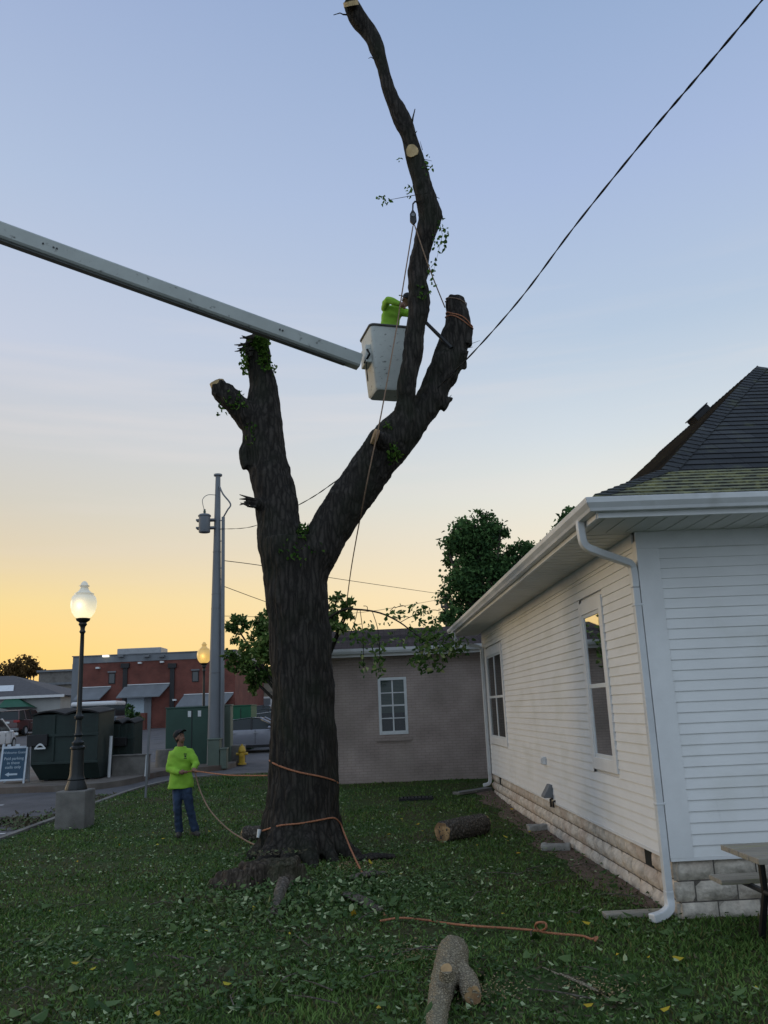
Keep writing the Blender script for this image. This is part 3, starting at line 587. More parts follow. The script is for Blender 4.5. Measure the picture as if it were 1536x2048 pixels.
caps(rc1[0], rc1[3], .15, nr(Vector((-1, 0, -SL))), nr(Vector((1, 0, -SL))))
mb.build('ridge_cap', m_shingle, house, uv=((1, 0, 0), (0, 1, 1)))
vt = MB(); vm_ = Matrix.Translation((XRG - .26, 5.2, ZRG - .26 * SL + .02)) @ Matrix.Rotation(-math.atan(SL), 4, 'Y')
vt.box(-.17, .17, -.16, .16, -.1, .09, vm_); vt.box(-.19, .185, -.18, .18, .09, .11, vm_); vt.build('roof_vent', m_black, house, bevel=.02)
# downspouts
def downspout(path, w1, w2, name='downspout'):
    mb = MB(); sec = [(-w1 / 2, -w2 / 2), (w1 / 2, -w2 / 2), (w1 / 2, w2 / 2), (-w1 / 2, w2 / 2)]; pts = smooth_path(path, 5) if len(path) > 2 else [Vector(p) for p in path]; vs = []
    for i, p in enumerate(pts):
        d = (pts[min(len(pts) - 1, i + 1)] - pts[max(0, i - 1)]).normalized(); x = Vector((0, 1, 0)); x = (x - d * x.dot(d)); x = x.normalized() if x.length > .2 else Vector((1, 0, 0)); y = d.cross(x)
        for a, b in sec: vs.append(p + x * a + y * b)
    n = len(pts); mb.add(vs, [(i * 4 + k, i * 4 + (k + 1) % 4, i * 4 + 4 + (k + 1) % 4, i * 4 + 4 + k) for i in range(n - 1) for k in range(4)] + [(0, 1, 2, 3), tuple(range(4 * n - 4, 4 * n))]); return mb
DX = -.065
p1 = [(OL - .06, -.42, ZE + .02), (OL - .06, -.42, ZE - .1), (OL - .03, -.40, ZE - .22), (OL + .1, -.34, ZE - .28), (-.25, -.1, ZE - .32), (DX - .03, -.0, ZE - .36), (DX, .02, ZE - .46), (DX, .02, ZE - .6)]
d1_ = downspout(p1, .085, .07); s_ = downspout([(DX, .02, ZE - .6), (DX, .02, .24)], .085, .07); d1_.add(s_.v, s_.f)
s_ = downspout([(DX, .02, .25), (DX, .02, .17), (DX - .02, -.01, .10), (DX - .10, -.05, .055), (DX - .22, -.10, .04)], .09, .075); d1_.add(s_.v, s_.f)
for z in (2.9, 1.0): d1_.box(DX - .04, DX + .06, -.025, .068, z, z + .03)
dso = d1_.build('downspout', m_gutter, house, bevel=.01); dso['label'] = 'near downspout at the front corner'
yf = HL - .15
p2 = [(OL - .06, yf, ZE + .02), (OL - .06, yf, ZE - .1), (OL + .05, yf, ZE - .26), (-.2, yf, ZE - .34), (DX, yf, ZE - .42), (DX, yf, ZE - .55)]
d2_ = downspout(p2, .085, .07); s_ = downspout([(DX, yf, ZE - .55), (DX, yf, .5)], .085, .07); d2_.add(s_.v, s_.f)
s_ = downspout([(DX, yf, .51), (DX, yf, .34), (DX - .05, yf, .27), (DX - .16, yf, .25)], .085, .07); d2_.add(s_.v, s_.f)
dso = d2_.build('downspout', m_gutter, house, bevel=.01); dso['label'] = 'far downspout at the back corner'
# small things fixed to the wall
a_, b__ = wall_hit(1092, 1521); mb = MB().box(-.07, -.01, a_ - .07, a_ + .07, b__ - .06, b__ + .06); mb.box(-.09, -.07, a_ - .05, a_ + .05, b__ - .045, b__ + .045); mb.build('outlet_box', m_trim, house, bevel=.01)
a_, b__ = wall_hit(1104, 1582)
mb = MB(); mb.prism([(-.01, b__ + .10), (-.05, b__ + .10), (-.15, b__ - .06), (-.15, b__ - .09), (-.01, b__ - .09)], 'y', a_ - .11, a_ + .11); mb.build('dryer_vent', m_grey, house, bevel=.008)
a_, b__ = wall_hit(1108, 1604); mb = MB(); mb.tube([(-.01, a_, b__ + .05), (-.05, a_, b__ + .04), (-.05, a_, b__ - .07)], .018); mb.build('pipe_stub', m_black, house); mb = MB(); mb.tube([(-.01, a_ - .17, b__ + .03), (-.05, a_ - .17, b__ + .02), (-.05, a_ - .17, b__ - .06)], .018); mb.build('pipe_stub', m_black, house)

# ------------------------------------------------------------------ taupe brick building
BY = 22.35; bl = P(640, 1560, BY).x; bR = 9.0; ZB = 3.42
br = thing('brick_building', 'low taupe painted brick building with brown shingle roof behind the trunk', 'building', (bl, BY, gz(BY)))
bz0 = gz(BY)
wa = [P(755, 1356, BY), P(812, 1468, BY)]
wx0, wx1, wz0, wz1 = wa[0].x, P(812, 1354, BY).x, wa[1].z, wa[0].z
mb = MB()                                                  # wall with a window hole
zt = ZB
for (x0, x1, z0_, z1_) in ((bl, wx0, bz0 - .2, zt), (wx1, bR, bz0 - .2, zt), (wx0, wx1, bz0 - .2, wz0), (wx0, wx1, wz1, zt)): mb.quad((x0, BY, z0_), (x1, BY, z0_), (x1, BY, z1_), (x0, BY, z1_))
for (a, b) in (((wx0, wz0), (wx0, wz1)), ((wx0, wz1), (wx1, wz1)), ((wx1, wz1), (wx1, wz0)), ((wx1, wz0), (wx0, wz0))): mb.quad((a[0], BY, a[1]), (b[0], BY, b[1]), (b[0], BY + .12, b[1]), (a[0], BY + .12, a[1]))
o_ = mb.build('wall', m_brickt, br, world=True, uv=((1, 0, 0), (0, 0, 1)))
mb = MB().quad((bl, BY, bz0 - .2), (bl, BY + 7, bz0 - .2), (bl, BY + 7, zt), (bl, BY, zt)); mb.quad((bl, BY + 7, bz0 - .2), (bR, BY + 7, bz0 - .2), (bR, BY + 7, zt), (bl, BY + 7, zt)); mb.quad((bR, BY, bz0 - .2), (bR, BY + 7, bz0 - .2), (bR, BY + 7, zt), (bR, BY, zt))
mb.build('wall', m_brickt, br, world=True, uv=((1, 1, 0), (0, 0, 1)))
mb = MB(); xx = bl
while xx < bR: mb.box(xx, min(bR, xx + .197), BY - .02 - .012 * noise.noise(Vector((xx * 3, 0, 0))), BY - .001, bz0 - .15, bz0 + .30 + .01 * noise.noise(Vector((xx, 1, 1)))); xx += .2
mb.build('footing', m_brickt, br, world=True, uv=((1, 0, 0), (0, 0, 1)))
mb = MB(); s = .07
for (x0, x1, z0_, z1_) in ((wx0, wx0 + s, wz0, wz1), (wx1 - s, wx1, wz0, wz1), (wx0 + s, wx1 - s, wz1 - s, wz1), (wx0 + s, wx1 - s, wz0, wz0 + s + .02)): mb.box(x0, x1, BY - .015, BY + .06, z0_, z1_)
wn = mb.build('window', m_white, br, world=True, bevel=.005)
mb = MB(); xm = (wx0 + wx1) / 2; hz = (wz1 - wz0)
mb.box(xm - .018, xm + .018, BY + .02, BY + .045, wz0 + .09, wz1 - .07)
for k, t_ in ((1, .026), (2, .04), (3, .026)): z = wz0 + .09 + (hz - .16) * k / 4; mb.box(wx0 + s, wx1 - s, BY + .01 + (.008 if k != 2 else 0), BY + .05, z - t_ / 2, z + t_ / 2)
mb.build('muntin', m_white, wn, world=True)
MB().quad((wx0 + .05, BY + .055, wz0 + .05), (wx1 - .05, BY + .055, wz0 + .05), (wx1 - .05, BY + .055, wz1 - .05), (wx0 + .05, BY + .055, wz1 - .05)).build('pane', m_winglass, wn, world=True)
mb = MB(); z = wz0 + hz * .38
while z < wz1: mb.quad((wx0, BY + .09, z), (wx1, BY + .09, z), (wx1, BY + .07, z + .03), (wx0, BY + .07, z + .03)); z += .035
mb.build('blind', m_blind, wn, world=True)
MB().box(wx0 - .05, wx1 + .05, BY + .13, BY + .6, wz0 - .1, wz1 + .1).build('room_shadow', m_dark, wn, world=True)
mb = MB(); xx = wx0 - .09
while xx < wx1 + .05: mb.box(xx, xx + .095, BY - .045, BY - .001, wz0 - .16, wz0 - .035); xx += .1
mb.build('window_sill', m_brickt, wn, world=True, uv=((1, 0, 0), (0, 0, 1)))
mb = MB().box(bl - .2, bR + .2, BY - .3, BY, zt - .06, zt - .02); mb.box(bl - .2, bR + .2, BY - .32, BY - .3, zt - .08, zt + .12); mb.build('soffit', m_soffit, br, world=True)
mb = MB(); pf = [(BY - .32, zt + .0), (BY - .40, zt), (BY - .43, zt + .06), (BY - .44, zt + .13), (BY - .425, zt + .13), (BY - .41, zt + .06), (BY - .39, zt + .02), (BY - .32, zt + .02)]
mb.prism(pf, 'x', bl - .2, bR + .2); mb.build('gutter', m_gutter, br, world=True)
rz1 = P(850, 1255, BY + 3.4).z; mb = MB()
nn_ = 28
for i in range(nn_):
    a, b = i / nn_, (i + 1) / nn_; ya, yb_ = BY - .36 + 3.76 * a, BY - .36 + 3.76 * b; za, zb_ = zt + .12 + (rz1 - zt - .12) * a, zt + .12 + (rz1 - zt - .12) * b
    mb.quad((bl - .25, ya, za + .014), (bR + .25, ya, za + .014), (bR + .25, yb_, zb_), (bl - .25, yb_, zb_)); mb.quad((bl - .25, ya, za - .01), (bR + .25, ya, za - .01), (bR + .25, ya, za + .014), (bl - .25, ya, za + .014))
mb.quad((bl - .25, BY + 3.4, rz1), (bR + .25, BY + 3.4, rz1), (bR + .25, BY + 7.3, zt + .1), (bl - .25, BY + 7.3, zt + .1))
mb.build('roof', m_shingle2, br, world=True, uv=((1, 0, 0), (0, 1, .3)))
mb = MB(); mb.add([(bl, BY, zt), (bl, BY + 7, zt), (bl, BY + 3.4, rz1 - .05)], [(0, 1, 2)]); mb.build('gable', m_brickt, br, world=True, uv=((0, 1, 0), (0, 0, 1)))

# ------------------------------------------------------------------ the big topped tree
def limb(pts, seg=26):                                    # (px, py, width in photo px, depth Y) -> ring data
    q = [(P(a, b, Y), w_ / 2 * mpx(P(a, b, Y))) for a, b, w_, Y in pts]; return q
def add_limb(mb, pts, k=4, seg=26, squash=1):
    q = limb(pts); path = smooth_path([p for p, r in q], k); rr = smooth_path([(r, 0, 0) for p, r in q], k)
    mb.tube(path, [max(.01, r.x) for r in rr], seg=seg, rr=squash)
tmb = MB(); TY = 12.95
add_limb(tmb, [(603, 1770, 196, TY), (603, 1735, 186, TY), (604, 1705, 168, TY), (604, 1672, 155, TY), (604, 1630, 146, TY), (606, 1560, 141, TY), (607, 1480, 135, TY), (606, 1400, 124, TY), (602, 1300, 123, TY), (594, 1200, 122, TY), (589, 1150, 124, TY), (585, 1110, 128, TY), (583, 1080, 118, TY)], seg=40)
add_limb(tmb, [(575, 1130, 106, TY), (560, 1067, 92, 13.0), (551, 989, 84, 13.1), (536, 931, 80, 13.2), (526, 872, 80, 13.25), (526, 813, 69, 13.3), (527, 774, 54, 13.3), (519, 735, 51, 13.3), (515, 696, 50, 13.3), (512, 674, 38, 13.3)])
add_limb(tmb, [(612, 1140, 92, TY), (648, 1080, 84, 12.95), (682, 1025, 82, 12.95), (716, 975, 84, 12.95), (748, 930, 86, 12.9), (780, 888, 88, 12.85), (806, 858, 76, 12.85), (822, 835, 66, 12.9)])
add_limb(tmb, [(782, 900, 62, 12.8), (800, 865, 56, 12.7), (811, 813, 40, 12.65), (813, 774, 38, 12.6), (820, 735, 37, 12.6), (826, 696, 39, 12.6), (832, 657, 40, 12.6), (837, 618, 45, 12.6), (835, 579, 42, 12.6), (836, 540, 39, 12.6), (844, 501, 39, 12.55), (854, 460, 42, 12.5), (858, 432, 44, 12.5), (853, 400, 39, 12.45), (844, 365, 36, 12.4), (834, 330, 38, 12.4), (824, 296, 34, 12.35), (816, 268, 32, 12.3), (799, 228, 34, 12.25), (778, 182, 27, 12.2), (766, 137, 23, 12.15), (752, 91, 31, 12.1), (738, 64, 32, 12.1), (720, 42, 36, 12.05), (709, 22, 34, 12.0), (701, 4, 30, 12.0)])
add_limb(tmb, [(800, 872, 70, 12.9), (828, 840, 62, 12.95), (856, 805, 56, 13.0), (872, 772, 57, 13.05), (890, 735, 62, 13.05), (903, 696, 60, 13.1), (914, 660, 54, 13.1), (915, 635, 48, 13.1), (911, 612, 40, 13.1), (910, 594, 36, 13.1)])
add_limb(tmb, [(512, 850, 56, 13.2), (484, 820, 50, 13.1), (458, 794, 45, 13.05), (440, 777, 38, 13.0), (433, 764, 28, 13.0)])           # side stub with pale cut
add_limb(tmb, [(778, 892, 40, 12.7), (762, 880, 35, 12.45), (750, 874, 33, 12.35)], seg=18)                # short sawn stub
add_limb(tmb, [(862, 452, 26, 12.5), (872, 436, 26, 12.5), (882, 432, 12, 12.5)], seg=14)                  # swelling on the leader
add_limb(tmb, [(858, 400, 20, 12.45), (872, 412, 16, 12.5), (884, 436, 10, 12.5)], seg=12)
add_limb(tmb, [(500, 935, 30, 13.1), (493, 918, 28, 13.1), (490, 898, 22, 13.1), (497, 880, 18, 13.15)], seg=14)  # burrs
add_limb(tmb, [(880, 812, 26, 13.0), (893, 802, 14, 13.0), (905, 796, 4, 13.0)], seg=12)                   # torn spur
add_limb(tmb, [(915, 730, 40, 13.1), (926, 712, 22, 13.0), (932, 700, 12, 12.95)], seg=14)
add_limb(tmb, [(930, 690, 26, 13.05), (936, 660, 20, 13.05), (936, 645, 12, 13.05)], seg=12)
add_limb(tmb, [(752, 925, 30, 12.75), (742, 915, 20, 12.6), (738, 905, 8, 12.6)], seg=12)
add_limb(tmb, [(525, 1010, 34, 12.85), (505, 1004, 20, 12.75), (490, 1001, 9, 12.7)], seg=12)              # old broken stub
tb = P(604, 1725, TY); tb.z = 0
for ang, L_, r0 in ((195, .80, .2), (215, .7, .16), (238, 1.0, .22), (262, 1.0, .2), (285, 1.05, .22), (308, .9, .18), (332, .98, .2), (5, .78, .2), (60, .7, .2), (120, .7, .2), (165, .8, .2)):     # root flare
    a = math.radians(ang); d = Vector((math.cos(a), math.sin(a), 0)); tmb.tube([tb + d * .25 + Vector((0, 0, .95)), tb + d * .42 + Vector((0, 0, .45)), tb + d * .66 * L_ + Vector((0, 0, .13)), tb + d * 1.05 * L_ + Vector((0, 0, -.05))], [.17, .17, r0 * .7, .06], seg=12)
tm = fuse(tmb, .021, 5, 'trunk', m_bark)
def bark_disp(p, n):
    if p.z > 10.5: k = .5
    else: k = 1
    q = Vector((p.x * 9, p.y * 9, p.z * 1.7)); r = 1 - abs(noise.noise(q + Vector((0, 0, noise.noise(p * 1.5))))) * 2.4
    lump = noise.noise(p * 2.3) * .022 + noise.noise(p * 6) * .012; return k * (max(-.035, .020 * r) + lump * 1.4 - .012)
displace(tm, bark_disp)
tree = thing('topped_tree', 'huge dark tree trunk cut back to bare limbs, standing in the middle of the lawn', 'tree', (tb.x, tb.y, 0))
trunk = obj_of(tm, 'trunk', tree, world=True)
BV = BVHTree.FromPolygons([v.co.copy() for v in tm.vertices], [tuple(p.vertices) for p in tm.polygons])
def hit(px, py, lift=.012):
    d = ray(px, py).normalized(); h = BV.ray_cast(CAM, d); 
    return (h[0] - d * lift, h[1]) if h[0] is not None else None
def disc(c, n, r, mat, name, parent, thick=.03, ry=1, seg=28, world=True):
    n = n.normalized(); x, y = frame_of(n); mb = MB(); vs = []
    for z in (-thick, .0):
        for k in range(seg): a = 2 * PI * k / seg; q = r * (1 + .05 * math.sin(3 * a + r * 40) + .03 * math.sin(7 * a)); vs.append(c + n * z + x * q * math.cos(a) + y * q * ry * math.sin(a))
    mb.add(vs, [(k, (k + 1) % seg, seg + (k + 1) % seg, seg + k) for k in range(seg)]); mb.add(vs[seg:], [tuple(range(seg))])
    return mb.build(name, mat, parent, world=world)
def cut_at(px, py, Y, n, wpx, ry=1): p = P(px, py, Y); return disc(p, Vector(n), wpx / 2 * mpx(p), m_cut, 'cut_face', tree, thick=.07, ry=ry)
cut_at(700, 3, 11.78, (-.12, -.55, .62), 30); cut_at(433, 763, 12.98, (-.35, -.25, 1), 29)
h_ = hit(824, 301); disc(h_[0] - ray(824, 301).normalized() * .035, Vector((-.1, -1, -.35)), 12 * mpx(h_[0]), m_cut, 'cut_face', tree, .05)
disc(P(746, 872, 12.27), Vector((-.93, -.22, .30)), 15.5 * mpx(P(744, 872, 12.27)), m_cutdull, 'cut_face', tree, .07)
# twigs and splinters
tw = MB()
def twig(pts, r=.008): MB().tube([P(*p) for p in pts], [r * (1 - .6 * i / (len(pts) - 1)) for i in range(len(pts))], seg=5).build('twig', m_bark, tree, world=True)
for pts, r in (([(700, 30, 12.05), (686, 29, 12), (680, 26, 12), (667, 30, 12)], .016), ([(824, 245, 12.2), (826, 234, 12.2), (830, 218, 12.2)], .02), ([(824, 245, 12.2), (806, 239, 12.2)], .008), ([(828, 270, 12.2), (834, 262, 12.2)], .014),
              ([(748, 118, 12.1), (742, 114, 12.1), (737, 117, 12.1)], .01), ([(790, 200, 12.2), (797, 192, 12.2)], .03), ([(845, 300, 12.3), (840, 282, 12.3)], .006), ([(846, 318, 12.3), (864, 322, 12.3)], .006), ([(862, 400, 12.4), (866, 383, 12.4)], .01), ([(866, 398, 12.4), (873, 394, 12.4), (879, 397, 12.4)], .01),
              ([(936, 690, 13), (960, 681, 12.9)], .006), ([(930, 697, 13), (946, 694, 12.9)], .008), ([(894, 800, 13), (903, 790, 13)], .01), ([(870, 812, 13), (895, 795, 13), (902, 797, 13)], .02), ([(770, 857, 12.5), (775, 845, 12.5), (782, 847, 12.5)], .006), ([(760, 856, 12.5), (752, 851, 12.5)], .008),
              ([(600, 1060, 12.7), (598, 1040, 12.6), (603, 1048, 12.6)], .006), ([(848, 440, 12.2), (856, 395, 12.1), (858, 380, 12.1)], .008), ([(858, 385, 12.1), (820, 392, 12.0), (782, 399, 11.9)], .008),
              ([(876, 436, 12.4), (885, 470, 12.3), (868, 540, 12.2)], .005), ([(862, 535, 12.3), (873, 520, 12.3)], .005)): twig(pts, r)
for i in range(26):                                        # torn splinters round the broken left top and the old stub
    cx, cy = (496, 690) if i < 17 else (502, 1004)
    a = random.uniform(150, 230) if i < 17 else random.uniform(160, 205); L_ = random.uniform(12, 30); p0 = (cx + random.uniform(-4, 12), cy + random.uniform(-20, 22) * (1 if i < 17 else .4), 13.05 if i < 17 else 12.7)
    MB().tube([P(*p0), P(p0[0] + L_ * math.cos(math.radians(a)), p0[1] - L_ * math.sin(math.radians(a)), p0[2] - .05)], [.03, .006], seg=5).build('splinter', m_bark, tree, world=True)
# ivy and epicormic leaves
lp = []
def leafblob(cx, cy, rx, ry, n, Y, dy=.08):
    for _ in range(n):
        a = rng.uniform(0, 2 * PI); r = math.sqrt(rng.uniform()); x, y = cx + rx * r * math.cos(a), cy + ry * r * math.sin(a); h = hit(x, y, .03); lp.append(h[0] if h and h[0].y < Y + .6 else P(x, y, Y + rng.uniform(-dy, dy)))
leafblob(520, 684, 20, 14, 210, 13.0); leafblob(530, 715, 12, 22, 110, 13.0); leafblob(490, 718, 9, 30, 110, 13.05); leafblob(545, 735, 9, 14, 14, 13.1); leafblob(470, 800, 30, 18, 40, 13.0); leafblob(440, 822, 10, 14, 8, 13)
leafblob(768, 399, 14, 9, 16, 11.9); leafblob(817, 385, 6, 18, 12, 12.1); leafblob(881, 470, 15, 38, 46, 12.3); leafblob(868, 545, 14, 30, 14, 12.3); leafblob(855, 330, 12, 18, 14, 12.3); leafblob(848, 585, 14, 16, 22, 12.4)
leafblob(788, 905, 14, 22, 46, 12.5); leafblob(606, 1060, 14, 12, 50, 12.7); leafblob(775, 855, 12, 8, 10, 12.5); leafblob(800, 318, 6, 6, 4, 12.3); leafblob(600, 1100, 50, 30, 30, 12.5); leafblob(500, 860, 12, 40, 20, 13)
obj_of(leaves_mesh(lp, .07, l_ivy, 'ivy', droop=.4), 'ivy', tree, world=True)

# ------------------------------------------------------------------ stump, pieces of wood on the lawn
def rootpiece(name, label, cat, build, mat, loc, voxel=.02, amp=.02, sc=7, group=None):
    mb = MB(); build(mb); me = fuse(mb, voxel, 3, name, mat); displace(me, lambda p, n: amp * (noise.noise(Vector((p.x * sc, p.y * sc, p.z * sc * .12))) * 1.4 + .5 * noise.noise(p * sc * 2.6)))
    return me
sc_ = P(535, 1760, 10.85); sc_.z = 0
m_stump = bark_mat('stump_bark', (.012, .010, .008), (.125, .10, .078), (.05, .06, .03), sx=8)
def bs(mb):
    for dx, dy, r, h in ((-.52, .06, .13, .13), (-.40, -.04, .13, .18), (-.24, -.10, .13, .20), (-.06, .10, .2, .20), (.12, -.14, .11, .25), (.25, -.12, .11, .26), (.37, .04, .10, .20), (-.1, .25, .3, .22), (.15, .25, .2, .24)):
        c = sc_ + Vector((dx, dy, 0)); mb.tube([c + Vector((-dx * -.25, dy * .2 - .03, -.1)), c + Vector((0, 0, h * .5)), c + Vector((0, .02, h))], [r * 1.15, r, r * .93], seg=16)
me = rootpiece('tree_stump', '', '', bs, m_stump, sc_, .018, .04, 10)
stump = thing('tree_stump', 'rotten low grey tree stump at the front foot of the topped tree', 'stump', sc_); obj_of(me, 'stump_wood', stump, world=True)
lv = []
for _ in range(90): a = rng.uniform(0, 2 * PI); r = .45 * math.sqrt(rng.uniform()); lv.append(sc_ + Vector((r * math.cos(a), .08 + r * .5 * math.sin(a), .36)))
tag(obj_of(leaves_mesh(lv, .05, l_debris, 'leaf_litter', flat=.8), 'leaf_litter', stump, world=True), kind='stuff')
def log(name, label, cat, pts, radii, mat, ends=(1, 1), cutm=m_cut, amp=.012, extra=None, group=None, voxel=.012, sc=16):
    """pts: world points along the piece; sawn ends get their own pale face"""
    pts = [Vector(p) for p in pts]; root = thing(name, label, cat, pts[0], 0, group); mb = MB(); mb.tube(smooth_path(pts, 4), [q.x for q in smooth_path([(r, 0, 0) for r in radii], 4)], seg=22)
    if extra: extra(mb)
    me = fuse(mb, voxel, 2, 'bark', mat); displace(me, lambda p, n: amp * (1 - 2 * abs(noise.noise(Vector((p.x * sc, p.y * sc, p.z * sc)))) + .6 * noise.noise(p * sc * 2)))
    obj_of(me, 'bark', root, world=True)
    if ends[0]: disc(pts[0] - (pts[1] - pts[0]).normalized() * .014, pts[0] - pts[1], radii[0] * .97, cutm, 'cut_face', root)
    if ends[1]: disc(pts[-1] + (pts[-1] - pts[-2]).normalized() * .014, pts[-1] - pts[-2], radii[-1] * .97, cutm, 'cut_face', root)
    return root
a = G(886, 1686); b = G(968, 1668); rr_ = .15
log('sawn_log', 'thick rough-barked log lying between the topped tree and the house, round orange sawn end', 'log', [a + Vector((0, 0, rr_)), a.lerp(b, .5) + Vector((0, 0, rr_ + .005)), b + Vector((.0, 0, rr_))], [rr_, rr_ * 1.02, rr_ * .98], m_barkdark, (1, 1), m_cutdull, .016)
# forked log in the foreground
fr_ = [.056, .062, .082, .112, .112]; fp = []
for (a_x, a_y), r in zip([(871, 2066), (875, 2012), (884, 1962), (900, 1915), (906, 1886)], fr_): p = Zp(a_x, a_y, 1.45 * r); p.z = r * .93; fp.append(p)
fe = Zp(943, 1986, .09); fe.z = .075
def fx(mb): mb.tube([fp[3] + Vector((.05, -.03, -.03)), fp[3].lerp(fe, .55) + Vector((.05, .02, -.01)), fe], [.085, .066, .060], seg=18)
lg = log('forked_log', 'pale grey forked branch log nearest the camera with sawn ends', 'log', fp, fr_, m_barkpale, (1, 0), m_cutdull, .012, extra=fx, sc=22)
disc(fe + (fe - fp[2]).normalized() * .012, fe - fp[3].lerp(fe, .55) - Vector((.05, .02, -.01)), .057, m_cutdull, 'cut_face', lg)
kc = Zp(893, 1938, .26); MBk = MB().tube([kc - Vector((0, -.03, .06)), kc], [.055, .042], seg=16); MBk.build('knot', m_barkpale, lg, world=True, smooth='auto'); disc(kc + Vector((0, -.004, .004)), Vector((0, -.65, .75)), .038, m_cutdull, 'cut_face', lg, .008)
a = G(500, 1684); log('short_log', 'short dark log lying behind the left side of the topped tree', 'log', [a + Vector((-.12, .25, .1)), a + Vector((.25, .1, .1))], [.115, .115], m_barkdark, (1, 1), m_cutdull, .012)
a = G(550, 1832); b = P(567, 1764, 10.25)
log('mossy_branch_piece', 'grey lichen-covered branch piece leaning on the stump', 'branch', [a + Vector((0, 0, .03)), a.lerp(b, .5) + Vector((0, 0, .03)), b], [.045, .06, .065], m_bark2, (0, 0), m_cutdull, .008, sc=20)
def slab(name, label, p, q, wdt, h, group, mat=m_bark2):
    p, q = Vector(p), Vector(q); root = thing(name, label, 'bark', p, 0, group); mb = MB(); mb.tube([p, p.lerp(q, .5) + Vector((0, 0, .02)), q], [wdt * .8, wdt, wdt * .6], seg=12, rr=.35)
    me = fuse(mb, .012, 2, 'bark_slab', mat); displace(me, lambda p_, n: .012 * noise.noise(p_ * 14)); o = obj_of(me, 'bark_slab', root, world=True); return root
slab('bark_slab', 'long flat slab of bark at the right foot of the topped tree', G(700, 1762) + Vector((0, 0, .03)), G(770, 1750) + Vector((0, 0, .03)), .09, .05, 'loose bark around the tree')
slab('bark_slab', 'curled pale piece of bark below the long bark slab', G(690, 1795) + Vector((0, 0, .04)), G(758, 1826) + Vector((0, 0, .03)), .085, .05, 'loose bark around the tree')
slab('bark_slab', 'dark root-like bark mound right behind the orange rope', G(705, 1722) + Vector((0, 0, .02)), G(790, 1716) + Vector((0, 0, .02)), .13, .06, 'loose bark around the tree', m_bark)
a, b = G(1085, 1935, .02), G(1245, 2010, .02); slab('sawdust_bark_strip', 'thin pale strip of bark in the grass near the right bottom corner', a, b, .02, .02, None, m_barkpale)
a, b = G(590, 2088, .0), G(700, 2078, .0); log('split_branch', 'pale split branch at the very bottom edge of the lawn', 'branch', [a + Vector((0, 0, .02)), b + Vector((0, 0, .02))], [.03, .04], m_barkpale, (1, 1), m_cut, .004)
# stones beside the house
def stone(label, cx, cy, sx, sy, sz, rz):
    c = G(cx, cy); mb = MB().box(-sx, sx, -sy, sy, 0, sz, Matrix.Translation(c) @ Matrix.Rotation(rz, 4, 'Z')); me = fuse(mb, .014, 3, 'stone', m_rockpale); displace(me, lambda p, n: .014 * noise.noise(p * 11) + .006 * noise.noise(p * 30))
    o = obj_of(me, 'loose_stone_block'); tag(o, label, 'stone block', 'loose blocks by the foundation')
m_rockpale = M('pale_stone', (.30, .29, .26), .95, n=(9, .3), bump=(25, .8))
stone('flat square grey stone block beside the foundation, the farther of two', 1077, 1662, .17, .10, .10, .1); stone('broken flat grey stone block on the bare earth, the nearer of two', 1112, 1700, .20, .10, .08, -.2); 
c = G(1275, 1832); mb = MB().box(-.32, .3, -.07, .07, .0, .045, Matrix.Translation(c) @ Matrix.Rotation(.05, 4, 'Z')); tag(mb.build('splash_board', m_wood, bevel=.006), 'weathered board lying flat in the grass under the near downspout', 'board')
c = P(905, 1588, 19.7); mb = MB(); p0 = G(912, 1590); p1 = G(978, 1580); d = (p1 - p0).normalized(); n = Vector((-d.y, d.x, 0)) * .12
mb.add([p0 - n, p1 - n, p1 + n, p0 + n] + [q + Vector((0, 0, .06)) for q in (p0 - n, p1 - n, p1 + n, p0 + n)], [(0, 1, 2, 3), (4, 5, 6, 7), (0, 1, 5, 4), (2, 3, 7, 6), (1, 2, 6, 5), (0, 3, 7, 4)]); tag(mb.build('splash_block', m_concrete, bevel=.01), 'grey concrete splash block under the far downspout', 'splash block')
c = G(832, 1599); mb = MB(); 
for k in range(9): mb.box(c.x - .33 + k * .078, c.x - .28 + k * .078, c.y - .17, c.y + .17, c.z + .02, c.z + .045)
mb.box(c.x - .37, c.x + .38, c.y - .2, c.y - .17, c.z, c.z + .05); mb.box(c.x - .37, c.x + .38, c.y + .17, c.y + .2, c.z, c.z + .05); tag(mb.build('drain_grate', m_black), 'black drain grate set in the grass before the brick building', 'drain grate')

# ------------------------------------------------------------------ ropes and wires
def cable(name, label, cat, pts, r, mat, k=6, group=None, seg=6, twist=0):
    q = smooth_path(pts, k) if len(pts) > 2 else [Vector(p) for p in pts]; mb = MB()
    if twist:
        for ph in (0, PI):
            s = []; acc = 0
            for i, p in enumerate(q):
                d = (q[min(len(q) - 1, i + 1)] - q[max(0, i - 1)]).normalized(); x, y = frame_of(d); acc = i * twist
                s.append(p + (x * math.cos(acc + ph) + y * math.sin(acc + ph)) * r * .62)
            mb.tube(s, r * .75, seg=seg)
    else: mb.tube(q, r, seg=seg)
    return tag(mb.build(name, mat, smooth=True), label, cat, group)
def onbark(L, lift=.016, Yf=TY):
    o = []
    for px, py in L:
        h = hit(px, py, lift); o.append(h[0] if h else P(px, py, Yf))
    return o
